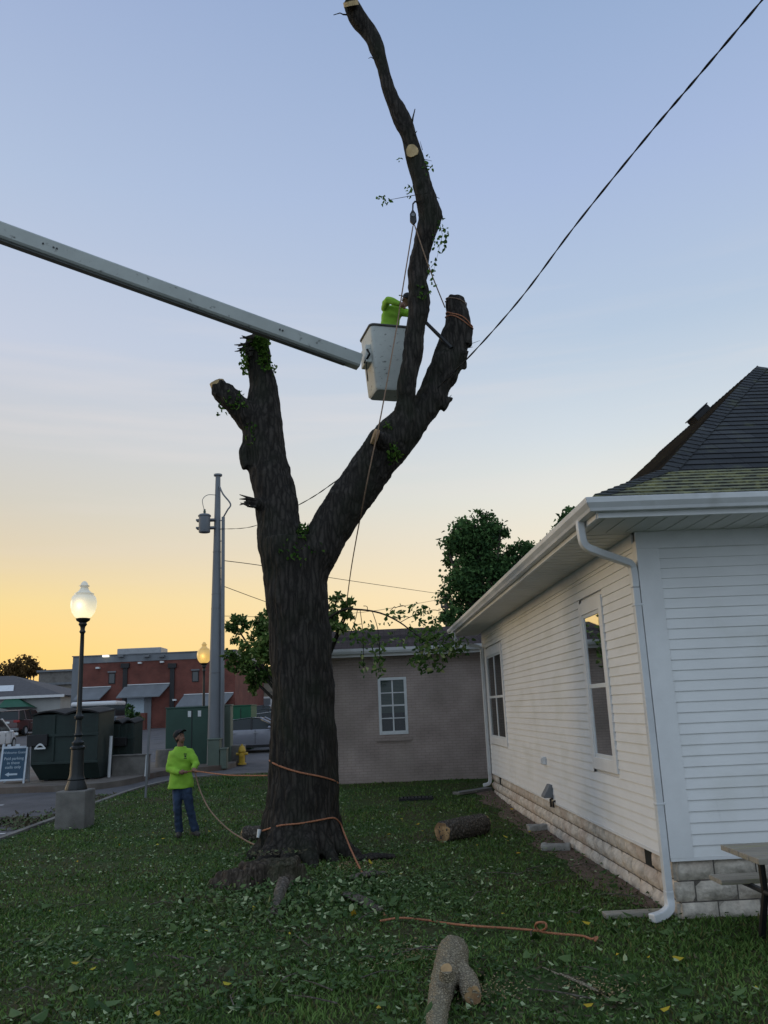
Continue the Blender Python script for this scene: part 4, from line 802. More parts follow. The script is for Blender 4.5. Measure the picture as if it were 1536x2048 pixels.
# service drop from the steel pole past the tree to the top right
PY = 29.0
w0 = P(441, 1058, PY); seq = [(441, 1058, 29), (505, 1053, 24.2), (597, 1010, 18.5), (665, 967, 16), (740, 905, 14.2), (850, 800, 13.45), (932, 720, 11.3), (1037, 602, 9.6), (1150, 452, 8.2), (1290, 278, 7.0), (1400, 148, 6.3), (1536, -14, 5.6), (1620, -120, 5.2)]
cable('service_cable', 'black twisted overhead cable running from the steel pole up to the top right', 'cable', [P(*q) for q in seq], .009, m_rubber, k=26, twist=.42)
cable('overhead_wire', 'upper thin overhead wire running right from the steel pole', 'wire', [P(446, 1121, PY), P(535, 1133, 33), P(665, 1156, 40), P(890, 1189, 55)], .014, m_rubber)
cable('overhead_wire', 'lower thin overhead wire sagging from the steel pole to behind the trunk', 'wire', [P(446, 1172, PY), P(530, 1203, 33), P(600, 1226, 36), P(730, 1224, 44), P(890, 1197, 55)], .012, m_rubber)
cable('overhead_wire', 'lowest faint wire at the leafy tree top behind the steel pole', 'wire', [P(446, 1232, PY), P(520, 1234, 35), P(640, 1240, 50)], .01, m_rubber)
# lowering rope through the pulley block
pul = P(826, 432, 12.2)
rA = [P(826, 452, 12.2), P(805, 580, 12.25), P(795, 645, 12.3), P(780, 730, 12.0), P(762, 830, 11.9), P(742, 925, 12.0), P(732, 975, 12.15), P(724, 1018, 12.6), P(714, 1070, 13.8), P(702, 1140, 16.2), P(693, 1208, 18.4)]
cable('lowering_rope', 'long thin tan rope hanging from the pulley down past the bucket to the leafy branch', 'rope', rA, .011, m_ropetan)
cable('tie_rope', 'thin rope slanting from the pulley across to the rope-bound stub', 'rope', [P(829, 450, 12.15), P(860, 540, 12.25), P(890, 615, 12.7)], .010, m_ropetan)
pb = thing('pulley_block', 'black pulley block hanging on the tall bare limb above the worker', 'pulley', pul)
mb = MB().prism([(-.05, .03), (0, .12), (.05, .03), (.055, -.1), (0, -.17), (-.055, -.1)], 'y', -.03, .03); mb.build('pulley_body', m_black, pb, bevel=.012)
mb = MB().tube([Vector((0, 0, .1)), Vector((.01, 0, .22)), Vector((.05, .1, .33)), Vector((.15, .3, .42))], .014, seg=6); mb.build('strap', m_black, pb)
MB().lathe([(.03, -.04), (.03, .04)], (0, 0, 0), 12).build('wheel', m_grey, pb).rotation_euler = (PI / 2, 0, 0)
# bindings on the right stub
def binding(name, label, cols, mat, r=.010, turns=1, dz=0, cy=640, cx=916, rad=.2):
    c = P(cx, cy, 13.1); q = []
    for k in range(turns * 24 + 1):
        a = -2 * PI * k / 24 + .3; d = Vector((math.cos(a), math.sin(a), 0)); z = c.z + dz * math.cos(a) + .06 * k / 24 + .012 * math.sin(k * .9)
        o = c + d * 1.2; o.z = z; h = BV.ray_cast(o, -d); p = h[0] + d * .012 if h[0] is not None and (h[0] - c).length < .6 else c + d * rad; q.append(Vector((p.x, p.y, z)))
    cable(name, label, 'rope', q, r, mat, k=2)
binding('binding_rope', 'orange rope wound round the upper right stub', 0, m_rope, turns=2, dz=-.12, cy=650)
binding('thin_binding_rope', 'single tan turn of rope just below the top of the right stub', 0, m_ropetan, dz=-.03, cy=608, cx=911, r=.008)
# rope round the trunk
cable('trunk_rope', 'orange rope slanting across the trunk at the height of the worker on the lawn', 'rope', onbark([(539, 1521), (548, 1527), (570, 1536), (600, 1545), (640, 1553), (665, 1560), (676, 1566)]), .0125, m_rope)
q = onbark([(516, 1664), (530, 1660), (560, 1651), (600, 1647), (640, 1640), (662, 1636), (672, 1638), (681, 1648)], .011) + [P(686, 1660, 12.7), P(705, 1706, 12.0), P(735, 1765, 10.9), P(757, 1800, 10.2), G(771, 1835, .02)]
cable('trunk_rope', 'orange rope round the foot of the trunk running down right to the grass', 'rope', q, .0125, m_rope)
cc = hit(519, 1666, .03); cc = cc[0] if cc else P(519, 1666, 12.5); tag(MB().tube([cc + Vector((0, 0, .05)), cc + Vector((-.02, -.01, -.06))], [.03, .022], seg=10).build('rope_end_tag', m_white), 'small white whipped rope end at the left of the trunk', 'rope end')
q = [G(x, y, .035 + .02 * math.sin(i * 2)) for i, (x, y) in enumerate([(760, 1842), (800, 1836), (850, 1840), (905, 1848), (960, 1853), (1010, 1856), (1060, 1860), (1082, 1862)])]
lp_ = [G(1082, 1862, .05), G(1092, 1856, .10), G(1090, 1846, .14), G(1074, 1846, .14), G(1072, 1856, .08), G(1086, 1864, .05), G(1120, 1868, .05), G(1165, 1872, .04), G(1183, 1878, .05), G(1195, 1874, .06), G(1190, 1882, .04)]
cable('ground_rope', 'orange rope with a small loop lying in the grass right of the trunk', 'rope', q + lp_, .0105, m_rope)

# ------------------------------------------------------------------ aerial lift: boom and bucket
lift = thing('aerial_lift_boom', 'white boom of a bucket lift reaching in from the left over the broken limb', 'lift boom', P(718, 724, 13.2))
A0, B0 = P(-330, 345, 10.4), P(719, 724, 13.25); dd = (B0 - A0).normalized(); sx_ = dd.cross(Vector((0, 0, 1))).normalized(); su = sx_.cross(dd)
def boxbeam(mb, a, b, wa, ha, wb, hb, ch=.05, s=sx_, u=su):
    vs = []
    for p, w_, h_ in ((a, wa, ha), (b, wb, hb)):
        for x, z in ((-w_ / 2 + ch, -h_ / 2), (w_ / 2 - ch, -h_ / 2), (w_ / 2, -h_ / 2 + ch), (w_ / 2, h_ / 2 - ch), (w_ / 2 - ch, h_ / 2), (-w_ / 2 + ch, h_ / 2), (-w_ / 2, h_ / 2 - ch), (-w_ / 2, -h_ / 2 + ch)): vs.append(p + s * x + u * z)
    return mb.add(vs, [(k, (k + 1) % 8, 8 + (k + 1) % 8, 8 + k) for k in range(8)] + [tuple(range(8))[::-1], tuple(range(8, 16))])
boxbeam(MB(), A0, B0, .24, .27, .22, .25, .03).build('boom', m_boom, lift, world=True, bevel=.006)
mb = MB(); boxbeam(mb, A0.lerp(B0, .02) - su * .150, A0.lerp(B0, .97) - su * .135, .12, .03, .11, .02, .004); mb.build('underside_strip', m_boomdk, lift, world=True)  # thin darker strip along the underside of the boom
mb = MB(); 
for t_ in (.30, .68, .69, .80): p = A0.lerp(B0, t_) - sx_ * .118; MB().tube([p + sx_ * .01, p - sx_ * .012], .014, seg=8).build('bolt', m_black, lift, world=True)
for t_ in (.355, .374, .380, .82, .826): p = A0.lerp(B0, t_) + sx_ * .118; MB().tube([p - sx_ * .01, p + sx_ * .012], .014, seg=8).build('bolt', m_black, lift, world=True)
el = MB().tube([A0 - sx_ * .22, A0 + sx_ * .22], .24, seg=20); el.build('elbow', m_boom, lift, world=True, smooth='auto', bevel=.01)
L0 = Vector((A0.x - 5.2, A0.y - 1.0, 2.1)); ld = (L0 - A0).normalized(); ls = ld.cross(Vector((0, 0, 1))).normalized(); lm = MB(); boxbeam(lm, A0 + sx_ * .0 + Vector((0, .30, 0)), L0 + Vector((0, .30, 0)), .30, .36, .34, .42, .03, ls, ls.cross(ld)); lm.build('lower_boom', m_boom, lift, world=True)
MB().lathe([(.55, -.1), (.55, .3), (.38, .4), (.34, 1.7), (.42, 1.8), (.42, 2.3)], (L0.x, L0.y + .3, gz(L0.y)), 24).build('pedestal', m_boom, lift, world=True, smooth='auto')
# bucket
bc = P(741, 648, 13.05); ya = math.radians(16); U = Vector((math.cos(ya), math.sin(ya), 0)); V = Vector((-math.sin(ya), math.cos(ya), 0)); BWd, BH = .72, 1.12
buck = thing('lift_bucket', 'white chipped worker bucket at the end of the lift boom', 'bucket', bc + Vector((0, 0, -BH)))
def shell(mb, top, bot, z1, z0, inset, seg=5, cr=.07):      # rounded square tapered cup with an inside
    def ringp(w_, z, c0):
        o = []
        for cxn, cyn, a0 in ((1, 0, -90), (1, 1, 0), (0, 1, 90), (0, 0, 180)):
            cx_, cy_ = c0 + (w_ - 2 * cr) * cxn + cr, c0 + (w_ - 2 * cr) * cyn + cr
            for k in range(seg): a = math.radians(a0 + 90 * k / (seg - 1)); o.append(bc + U * (cx_ + cr * math.cos(a)) + V * (cy_ + cr * math.sin(a)) + Vector((0, 0, z)))
        return o
    R_ = [ringp(bot * .9, z0, (top - bot * .9) / 2), ringp(bot, z0 + .04, (top - bot) / 2), ringp(top, z1, 0), ringp(top - .05, z1, .025), ringp(bot - .05, z0 + .08, (top - bot + .05) / 2)]
    n = len(R_[0]); vs = [p for r in R_ for p in r]; return mb.add(vs, [(i * n + k, i * n + (k + 1) % n, (i + 1) * n + (k + 1) % n, (i + 1) * n + k) for i in range(4) for k in range(n)] + [tuple(range(n))[::-1], tuple(range(4 * n, 5 * n))]), R_
mb = MB(); mb, RR = shell(mb, BWd, .57, 0, -BH, 0); mb.build('bucket_shell', m_bucket, buck, world=True, smooth='auto')
mb = MB(); rp = [p + Vector((0, 0, .0)) for p in RR[2]]; mb.tube(rp + [rp[0], rp[1]], .024, seg=8); mb.build('rim', m_rim, buck, world=True, smooth=True)
mb = MB(); cL = bc + V * .30 - U * .0; zc = B0.z
mb.box(-.06, .12, .15, .5, -.62, -.30, Matrix.Translation(bc) @ Matrix.Rotation(ya, 4, 'Z')); mb.build('mounting_plate', m_bucket, buck, world=True, bevel=.02)
mb = MB().tube([bc + V * .2 - U * .03 + Vector((0, 0, -.5)), bc + V * .18 - U * .05 + Vector((0, 0, -.72)), bc + V * .2 - U * .03 + Vector((0, 0, -.95))], .011, seg=6); mb.tube([bc - U * .05 + V * .1 + Vector((0, 0, -.42)), bc - U * .02 + V * .05 + Vector((0, 0, -.52)), bc - U * .06 + V * .25 + Vector((0, 0, -.6))], .02, seg=6); mb.build('hose', m_rubber, buck, world=True, smooth=True)
# straight pole seen between the two limbs
p0, p1 = P(842, 635, 13.0), P(903, 696, 12.85); tag(MB().tube([p0, p1], [.028, .034], seg=8).build('saw_pole', m_black), 'straight dark pole wedged between the tall bare limb and the roped stub', 'pole')

# ------------------------------------------------------------------ people
def person(root, J, face, chest, shirtrings, hem_to_jeans=True, legs=True, emblem=False, hat_back=True):
    """J: named joints in local metres. face: unit vector the face points along; chest: chest normal."""
    J = {k: Vector(v) for k, v in J.items()}; face = Vector(face).normalized(); chest = Vector(chest).normalized()
    lat = Vector((0, 0, 1)).cross(chest).normalized()                # person's left
    up = (J['head'] - J['neck']).normalized(); up = (up - face * up.dot(face)).normalized(); fl = up.cross(face)
    HM = Matrix((fl, face, up)).transposed()                          # head frame: x side, y forward, z up
    b = MB(); hc = J['head']
    b.ell(hc + up * .02, (.074, .094, .10), 18, HM); b.ell(hc + face * .028 - up * .055, (.052, .062, .058), 14, HM)
    b.ell(hc + face * .045 - up * .09, (.028, .028, .022), 10, HM)                             # chin
    b.tube([hc + face * .088 + up * .02, hc + face * .112 - up * .022, hc + face * .09 - up * .032], [.009, .015, .008], seg=8)     # nose
    for s in (-1, 1):
        b.ell(hc + fl * .076 * s - up * .01 - face * .005, (.010, .018, .03), 8, HM)             # ears
        b.ell(hc + fl * .03 * s + face * .083 + up * .026, (.02, .008, .007), 8, HM)             # brow
    b.tube([hc + face * .088 - up * .057 - fl * .024, hc + face * .1 - up * .056, hc + face * .088 - up * .057 + fl * .024], .007, seg=6)   # lips
    b.tube([hc - up * .05 - face * .01, J['neck']], [.052, .058], seg=12)
    b.tube([J['neck'] - Vector((0, 0, .04)), J['chest'], J['waist'], J['pelvis']], [.055, .11, .105, .11], seg=16)
    for s in 'LR':
        b.tube([J['neck'] - Vector((0, 0, .06)), J['sh' + s], J['el' + s]], [.045, .048, .04], seg=10); b.tube([J['el' + s], J['el' + s].lerp(J['wr' + s], .3), J['wr' + s]], [.042, .043, .028], seg=10)
        w0, hd = J['wr' + s], J['hd' + s]; d = (hd - w0).normalized(); side = d.cross(Vector((0, 0, 1)).lerp(chest, .2)).normalized(); dn = side.cross(d).normalized()
        b.ell(w0.lerp(hd, .5), (.045, .045, .045), 10); b.tube([w0, hd], [.03, .036], seg=10, rr=.6)
        for i, (ln, off) in enumerate(((.062, -.027), (.072, -.009), (.068, .010), (.052, .027))):   # four fingers curled round the rope
            k0 = hd + side * off; k1 = k0 + d * .035 + dn * .004; k2 = k1 + d * .008 - dn * ln * .5; k3 = k2 - d * ln * .45 - dn * .004
            b.tube([k0, k1, k2, k3], [.0105, .010, .009, .008], seg=7)
        t0 = w0.lerp(hd, .35) + side * -.03; b.tube([t0, t0 + d * .035 - side * .018 - dn * .012, t0 + d * .062 - side * .004 - dn * .028], [.014, .012, .009], seg=7)
        if legs: b.tube([J['pelvis'], J['hip' + s], J['kn' + s], J['an' + s]], [.10, .075, .05, .036], seg=10)
    me = fuse(b, .0075, 2, 'body', m_skin); body = obj_of(me, 'body', root)
    # eyes
    for s in (-1, 1): 
        MB().ell(hc + fl * .030 * s + face * .088 + up * .008, (.012, .006, .008), 8, HM).build('eye', m_black, body, smooth=True)
    # shirt
    s_ = MB(); s_.rings([(Vector(c), rx, ry, lat, chest) for c, rx, ry in shirtrings], 24)
    for s in 'LR':
        A, E_, W_ = J['sh' + s], J['el' + s], J['wr' + s]
        s_.tube([J['neck'].lerp(A, .35) - Vector((0, 0, .035)), A - Vector((0, 0, .01)), A.lerp(E_, .5), E_, E_.lerp(W_, .5), W_.lerp(E_, .06)], [.05, .070, .070, .064, .056, .043], seg=14)
    s_.tube([J['neck'] - Vector((0, 0, .05)), J['neck'] + Vector((0, 0, .012))], [.085, .066], seg=14)
    sm = fuse(s_, .011, 3, 'shirt', m_hivis)
    displace(sm, lambda p, n: .016 * noise.noise(Vector((p.x * 7 + p.z * 4, p.y * 7, p.z * 12))) + .012 * math.sin(p.z * 34 + 5 * noise.noise(p * 5)) * max(0, noise.noise(p * 3.1)))
    shirt = obj_of(sm, 'shirt', root)
    if emblem:
        bv = BVHTree.FromPolygons([v.co.copy() for v in sm.vertices], [tuple(p.vertices) for p in sm.polygons])
        def mark(cx, cz, pts):                                       # flat print following the chest
            vs = []
            for u, v in pts:
                o = Vector(shirtrings[4][0]) + lat * (cx + u) ; o.z = cz + v; h = bv.ray_cast(o + chest * .6, -chest); vs.append((h[0] if h[0] else o) + chest * .0035)
            return vs
        e = MB()
        for cz, L_ in ((1.375, .05), (1.355, .045), (1.30, .05)): e.add(mark(.085, cz, [(-L_ / 2, -.006), (0, -.006), (L_ / 2, -.006), (L_ / 2, .006), (0, .006), (-L_ / 2, .006)]), [(0, 1, 4, 5), (1, 2, 3, 4)])
        e.add(mark(.085, 1.33, [(.018 * math.cos(a), .014 * math.sin(a)) for a in [k * PI / 4 for k in range(8)]]), [tuple(range(8))])
        e.build('chest_print', m_black, shirt)
    if legs:
        t = MB()
        for s in 'LR': t.tube([J['hip' + s] + Vector((0, 0, .05)), J['hip' + s], J['hip' + s].lerp(J['kn' + s], .5), J['kn' + s], J['kn' + s].lerp(J['an' + s], .5), J['an' + s] + Vector((0, 0, .02)), J['an' + s] - Vector((0, 0, .02))], [.085, .095, .088, .074, .068, .070, .074], seg=14)
        t.ell(J['pelvis'], (.145, .10, .12), 14)
        jm = fuse(t, .011, 3, 'jeans', m_jeans); displace(jm, lambda p, n: .010 * noise.noise(Vector((p.x * 6, p.y * 6, p.z * 13))) + .006 * noise.noise(p * 22)); obj_of(jm, 'jeans', root)
        for s in 'LR':
            an, to = J['an' + s], J['to' + s]; f = MB(); a0 = Vector((an.x, an.y, .05)); f.tube([an + Vector((0, 0, .03)), a0 - Vector((0, 0, .0))], [.058, .05], seg=12); d = (to - an); d.z = 0; d = d.normalized()
            f.tube([a0 - d * .06 - Vector((0, 0, .005)), a0 + d * .04, a0 + d * .13 - Vector((0, 0, .012)), a0 + d * .19 - Vector((0, 0, .02))], [.042, .048, .046, .03], seg=12, rr=.95)
            fm = fuse(f, .009, 2, 'boot', m_boot); obj_of(fm, 'boot', root)
    # hair and cap
    h = MB(); h.ell(hc + up * .018 - face * .022, (.084, .088, .104), 16, HM); h.ell(hc - face * .055 - up * .035, (.064, .045, .06), 12, HM)
    obj_of(fuse(h, .009, 2, 'hair', m_hair), 'hair', root)
    c = MB(); c.ell(hc + up * .062 - face * .008, (.094, .112, .078), 18, HM)
    br_ = [];
    for k in range(13): a = -1.15 + 2.3 * k / 12; br_.append((a, .085 + .0 * k))
    cm_ = fuse(c, .009, 2, 'cap', m_cap); capo = obj_of(cm_, 'cap', root)
    v = MB(); vs = []; bz = up * .052
    for lay in (0, 1):
        for a, _ in br_: vs.append(hc + bz + up * (.007 * lay) + fl * .088 * math.sin(a) + face * (.06 + .04 * math.cos(a)))
        for a, _ in br_: vs.append(hc + bz + up * (.007 * lay - .018 * abs(math.sin(a))) + fl * .082 * math.sin(a) + face * (.065 + .125 * math.cos(a) ** .6 if math.cos(a) > 0 else .06))
    n = 13; fs = []
    for k in range(n - 1): fs += [(k, k + 1, n + k + 1, n + k), (2 * n + k, 3 * n + k, 3 * n + k + 1, 2 * n + k + 1), (n + k, n + k + 1, 3 * n + k + 1, 3 * n + k), (k, 2 * n + k, 2 * n + k + 1, k + 1)]
    v.add(vs, fs).build('cap_brim', m_cap, capo, smooth='auto')
    return body
gp = G(372, 1674); gp.z = lz(gp.x, gp.y)
man = thing('person', 'person in lime shirt, jeans and cap standing on the lawn, pulling a rope, looking up', 'person', gp)
JJ = dict(head=(-.125, -.02, 1.655), neck=(-.115, 0, 1.49), chest=(-.12, 0, 1.28), waist=(-.11, 0, 1.05), pelvis=(-.085, 0, .90),
          shR=(-.262, .02, 1.395), elR=(-.30, -.05, 1.12), wrR=(-.05, -.24, 1.075), hdR=(.02, -.25, 1.085),
          shL=(.05, .0, 1.41), elL=(.175, -.04, 1.20), wrL=(.16, -.22, 1.11), hdL=(.205, -.27, 1.10),
          hipR=(-.16, 0, .86), knR=(-.15, -.03, .48), anR=(-.125, .02, .09), toR=(-.10, -.15, .02),
          hipL=(-.01, 0, .86), knL=(.06, -.02, .48), anL=(.145, .03, .09), toL=(.24, -.10, .02))
rings = [((-.095, 0, .80), .225, .165), ((-.095, 0, .90), .215, .16), ((-.10, 0, 1.02), .190, .135), ((-.11, 0, 1.16), .192, .135), ((-.115, 0, 1.30), .200, .135), ((-.115, 0, 1.39), .185, .118), ((-.115, 0, 1.455), .12, .095), ((-.115, 0, 1.50), .095, .08)]
person(man, JJ, (.62, -.62, .45), (.22, -.97, 0), rings, emblem=True)
hL, hR = gp + Vector(JJ['hdL']) + Vector((.0, -.02, -.01)), gp + Vector(JJ['hdR']) + Vector((.02, -.02, -.01))
tr0 = P(538, 1551, 12.9)
cable('hand_rope', 'orange rope stretched from the hands of the person on the lawn to the trunk', 'rope', [hR - Vector((.06, 0, 0)), hR, hL, hL.lerp(tr0, .5) - Vector((0, 0, .03)), tr0], .011, m_rope)
cable('slack_rope', 'slack tan rope falling from the standing person to the foot of the trunk', 'rope', [hL, P(400, 1580, 15.0), P(420, 1620, 14.6), P(455, 1657, 14.2), P(490, 1680, 13.7), P(516, 1692, 13.1)], .012, m_ropetan)
# worker in the bucket
wb = bc + U * .48 + V * .32 + Vector((0, 0, -BH + .26)); wk = thing('person', 'person in lime shirt and dark cap in the raised bucket behind the limb', 'person', wb)
JW = dict(head=(.285, -.06, 1.46), neck=(.13, -.08, 1.34), chest=(-.01, -.06, 1.2), waist=(-.04, 0, .98), pelvis=(-.05, .02, .85),
          shR=(-.13, -.16, 1.30), elR=(-.06, -.42, 1.30), wrR=(.15, -.44, 1.20), hdR=(.20, -.43, 1.17), shL=(.16, .02, 1.30), elL=(.32, -.10, 1.18), wrL=(.34, -.3, 1.16), hdL=(.34, -.36, 1.16),
          hipR=(-.11, -.04, .84), knR=(-.10, -.06, .48), anR=(-.10, 0, .09), toR=(-.05, -.14, .02), hipL=(.04, .06, .84), knL=(.05, .03, .48), anL=(.05, .1, .09), toL=(.1, 0, .02))
rw = [((-.05, .02, .80), .19, .145), ((-.05, .01, .92), .185, .14), ((-.04, -.01, 1.05), .18, .135), ((-.01, -.05, 1.18), .185, .135), ((.04, -.08, 1.28), .185, .125), ((.08, -.09, 1.325), .13, .10), ((.11, -.09, 1.35), .09, .08)]
person(wk, JW, (-.8, -.6, -.05), (.55, -.83, 0), rw)

# ------------------------------------------------------------------ street lamps
def street_lamp(label, x, y, z, s, glow, power, group):
    root = thing('street_lamp', label, 'street lamp', (x, y, z), 0, group); root.scale = (1, 1, 1)
    mb = MB().box(-.29, .29, -.29, .29, -.15, .72); b = mb.build('concrete_base', m_concrete, root, bevel=.025)
    mb = MB(); prof = [(.21, .72), (.21, .75), (.195, .80), (.155, .90), (.165, .92), (.15, .95), (.135, 1.0), (.125, 1.25), (.12, 1.48), (.145, 1.50), (.145, 1.53), (.10, 1.56), (.115, 1.60), (.115, 1.62), (.07, 1.66), (.06, 1.72), (.085, 1.76), (.06, 1.80), (.052, 2.05), (.085, 2.08), (.09, 2.12), (.055, 2.16), (.048, 2.22), (.042, 3.50), (.038, 3.76), (.065, 3.80), (.045, 3.84), (.05, 3.90), (.085, 3.95), (.07, 3.99), (.13, 4.03), (.145, 4.07), (.10, 4.08)]
    mb.lathe(prof, seg=30, flute=.03, nf=10); mb.build('post', m_iron, root, smooth='auto')
    g = MB().lathe([(.10, 4.07), (.165, 4.11), (.225, 4.20), (.255, 4.31), (.258, 4.42), (.235, 4.51), (.185, 4.565), (.20, 4.58), (.14, 4.61), (.095, 4.66), (.075, 4.72), (.11, 4.745), (.075, 4.765), (.065, 4.80), (.035, 4.835), (.01, 4.845)], seg=30, flute=.012, nf=15)
    gl = g.build('lamp_globe', glow, root, smooth=True)
    lt = bpy.data.lights.new('lamp_light', 'POINT'); lt.energy = power; lt.color = (1, .72, .38); lt.shadow_soft_size = .15; lo = bpy.data.objects.new('lamp_light', lt); lo.location = (0, 0, 3.95); link(lo, root); lo.location = (.0, -.32, 4.3); return root
def globe_mat(name, c_lo, c_hi, e_lo, e_hi):
    m = bpy.data.materials.new(name); m.use_nodes = True; t = m.node_tree; b = t.nodes['Principled BSDF']; tcn = t.nodes.new('ShaderNodeTexCoord'); s = t.nodes.new('ShaderNodeSeparateXYZ'); t.links.new(tcn.outputs['Object'], s.inputs[0])
    r = t.nodes.new('ShaderNodeMapRange'); t.links.new(s.outputs['Z'], r.inputs[0]); r.inputs[1].default_value = 4.12; r.inputs[2].default_value = 4.62
    cr_ = t.nodes.new('ShaderNodeValToRGB'); t.links.new(r.outputs[0], cr_.inputs[0]); e = cr_.color_ramp.elements; e[0].color = (*c_lo, 1); e[1].color = (*c_hi, 1); e[0].position = .1; e[1].position = .9
    er = t.nodes.new('ShaderNodeMapRange'); t.links.new(r.outputs[0], er.inputs[0]); er.inputs[3].default_value = e_lo; er.inputs[4].default_value = e_hi
    b.inputs['Base Color'].default_value = (.75, .72, .62, 1); b.inputs['Roughness'].default_value = .35; t.links.new(cr_.outputs[0], b.inputs['Emission Color']); t.links.new(er.outputs[0], b.inputs['Emission Strength']); return m
gm1 = globe_mat('lit_globe', (1, .86, .52), (.62, .55, .36), .95, .18); gm2 = globe_mat('amber_lit_globe', (1, .62, .16), (.85, .52, .16), .62, .34); gm2.node_tree.nodes['Principled BSDF'].inputs['Base Color'].default_value = (.45, .33, .12, 1)
lpos = G(149, 1655); l1 = street_lamp('nearer street lamp with whitish globe, on a concrete block at the lawn edge', lpos.x, lpos.y, lpos.z - .02, 1, gm1, 2, 'acorn street lamps')
ly_ = 31.2; lp2 = P(411, 1307, ly_); street_lamp('street lamp with amber globe beside the steel pole, farther of the two', lp2.x - .05, ly_, lp2.z - 4.42, 1, gm2, 2, 'acorn street lamps')

# ------------------------------------------------------------------ steel utility pole, transformer, conduit
pb_ = P(428, 1530, PY); pt_ = P(436, 952, PY); pr_ = thing('utility_pole', 'tall tapered grey steel utility pole left of the topped tree', 'utility pole', pb_)
mb = MB().tube([pb_ - Vector((0, 0, .2)), pb_.lerp(pt_, .5), pt_], [.25, .175, .088], seg=12); mb.build('pole', m_galv, pr_, world=True, smooth='auto')
MB().tube([pt_, pt_ + Vector((0, 0, .06))], [.15, .15], seg=14).build('cap', m_galv, pr_, world=True)
mb = MB(); 
for t_ in (.30, .52, .57, .72): p = pb_.lerp(pt_, t_); r = .25 + (.088 - .25) * t_ + .012; MB().tube([p, p + Vector((0, 0, .03))], [r, r], seg=12).build('band', m_grey, pr_, world=True)
cA, cB = P(444, 1530, PY - .1), P(446.5, 1034, PY - .1)
cr2 = MB().tube([cA, cB], [.075, .06], seg=8).build('conduit', m_galv, pr_, world=True, smooth='auto')
mb = MB()
for yy in (1041, 1058, 1082, 1136, 1158, 1210, 1262, 1340): p = P(447, yy, PY - .1); q = P(434, yy, PY); MB().tube([p, q], .018, seg=5).build('bracket', m_grey, pr_, world=True)
q = smooth_path([P(439, 972, PY - .1), P(446, 988, PY - .2), P(461, 1008, PY - .2), P(455, 1020, PY - .2), P(447, 1034, PY - .1)], 6); MB().tube(q, .028, seg=6).build('jumper_cable', m_grey, pr_, world=True, smooth=True)
q = smooth_path([P(432, 990, PY - .1), P(415, 990, PY - .3), P(405, 1000, PY - .4), P(408, 1018, PY - .4)], 6); MB().tube(q, .012, seg=5).build('jumper_cable', m_grey, pr_, world=True, smooth=True)
tp = P(409, 1046, PY - .25); mb = MB().lathe([(.19, -.34), (.20, -.32), (.20, .22), (.225, .24), (.225, .27), (.18, .31), (.05, .34)], tp, 20); mb.build('transformer', m_galv, pr_, world=True, smooth='auto')
MB().lathe([(.03, .33), (.03, .36), (.055, .37), (.03, .40), (.055, .42), (.03, .45), (.045, .48), (.02, .50)], tp, 10).build('bushing', m_palegreen, pr_, world=True)
mb = MB(); 
for z in (.12, -.16): mb.box(tp.x - .30, tp.x + .36, tp.y - .02, tp.y + .25, tp.z + z - .03, tp.z + z + .03); mb.build('transformer_arm', m_grey, pr_, world=True); mb = MB()
def cabinet(name, label, cat, px0, px1, pyt, pyb, Y, D, mat, lid=.02, group=None, labels=(), ridge=True):
    a, b = P(px0, (pyt + pyb) / 2, Y), P(px1, (pyt + pyb) / 2, Y); t_ = P((px0 + px1) / 2, pyt, Y).z; z0 = gz(Y) - .02
    root = thing(name, label, cat, ((a.x + b.x) / 2, Y + D / 2, z0), 0, group)
    MB().box(a.x, b.x, Y, Y + D, z0, t_ - .05).build('housing', mat, root, world=True, bevel=.02)
    MB().box(a.x - lid, b.x + lid, Y - lid, Y + D + lid, t_ - .05, t_).build('lid', mat, root, world=True, bevel=.012)
    if ridge:
        xm_ = (a.x + b.x) / 2; MB().box(xm_ - .012, xm_ + .012, Y - .012, Y, z0 + .1, t_ - .12).build('door_seam', m_black, root, world=True)
    for lx, ly_, lw_, lh_ in labels:
        c = P(lx, ly_, Y - .008); MB().box(c.x - lw_, c.x + lw_, c.y - .004, c.y + .004, c.z - lh_, c.z + lh_).build('warning_label', m_white, root, world=True)
    return root
cabinet('utility_cabinet', 'large dark green utility cabinet behind the person on the lawn, two white labels on it', 'utility cabinet', 331, 436, 1413, 1520, 29.6, 1.5, m_green2, labels=((379, 1428, .055, .10), (399, 1427, .055, .10)))
cabinet('pedestal_cabinet', 'pale green pedestal cabinet at the foot of the steel pole, the taller one', 'utility cabinet', 415, 439, 1477, 1533, 28.4, .4, m_palegreen, group='pedestals at the steel pole', ridge=False)
cabinet('pedestal_cabinet', 'small green pedestal cabinet right of the taller pedestal', 'utility cabinet', 440, 453, 1496, 1533, 28.3, .3, m_palegreen, group='pedestals at the steel pole', ridge=False)
cabinet('meter_cabinet', 'narrow grey green cabinet right behind the steel pole', 'utility cabinet', 445, 461, 1409, 1520, 30.2, .5, m_palegreen, ridge=False)
cabinet('transformer_box', 'bright green box behind the silver sedan', 'utility box', 461, 502, 1410, 1470, 37.5, 1.6, m_green3)
mb = MB(); c = P(470, 1520, 30.6); mb.box(c.x - .22, c.x + .32, 30.4, 31.0, gz(30.5), gz(30.5) + .62); tag(mb.build('concrete_bollard', m_concrete, bevel=.04), 'square dark concrete bollard left of the hydrant', 'bollard', 'concrete blocks on the pavement')
c = P(328, 1520, 28.6); mb = MB().lathe([(.32, -.1), (.32, .55), (.30, .60)], (c.x, 28.8, gz(28.8) + .05), 20); tag(mb.build('concrete_bollard', m_concrete, smooth='auto'), 'round concrete bollard left of the person on the lawn', 'bollard', 'concrete blocks on the pavement')
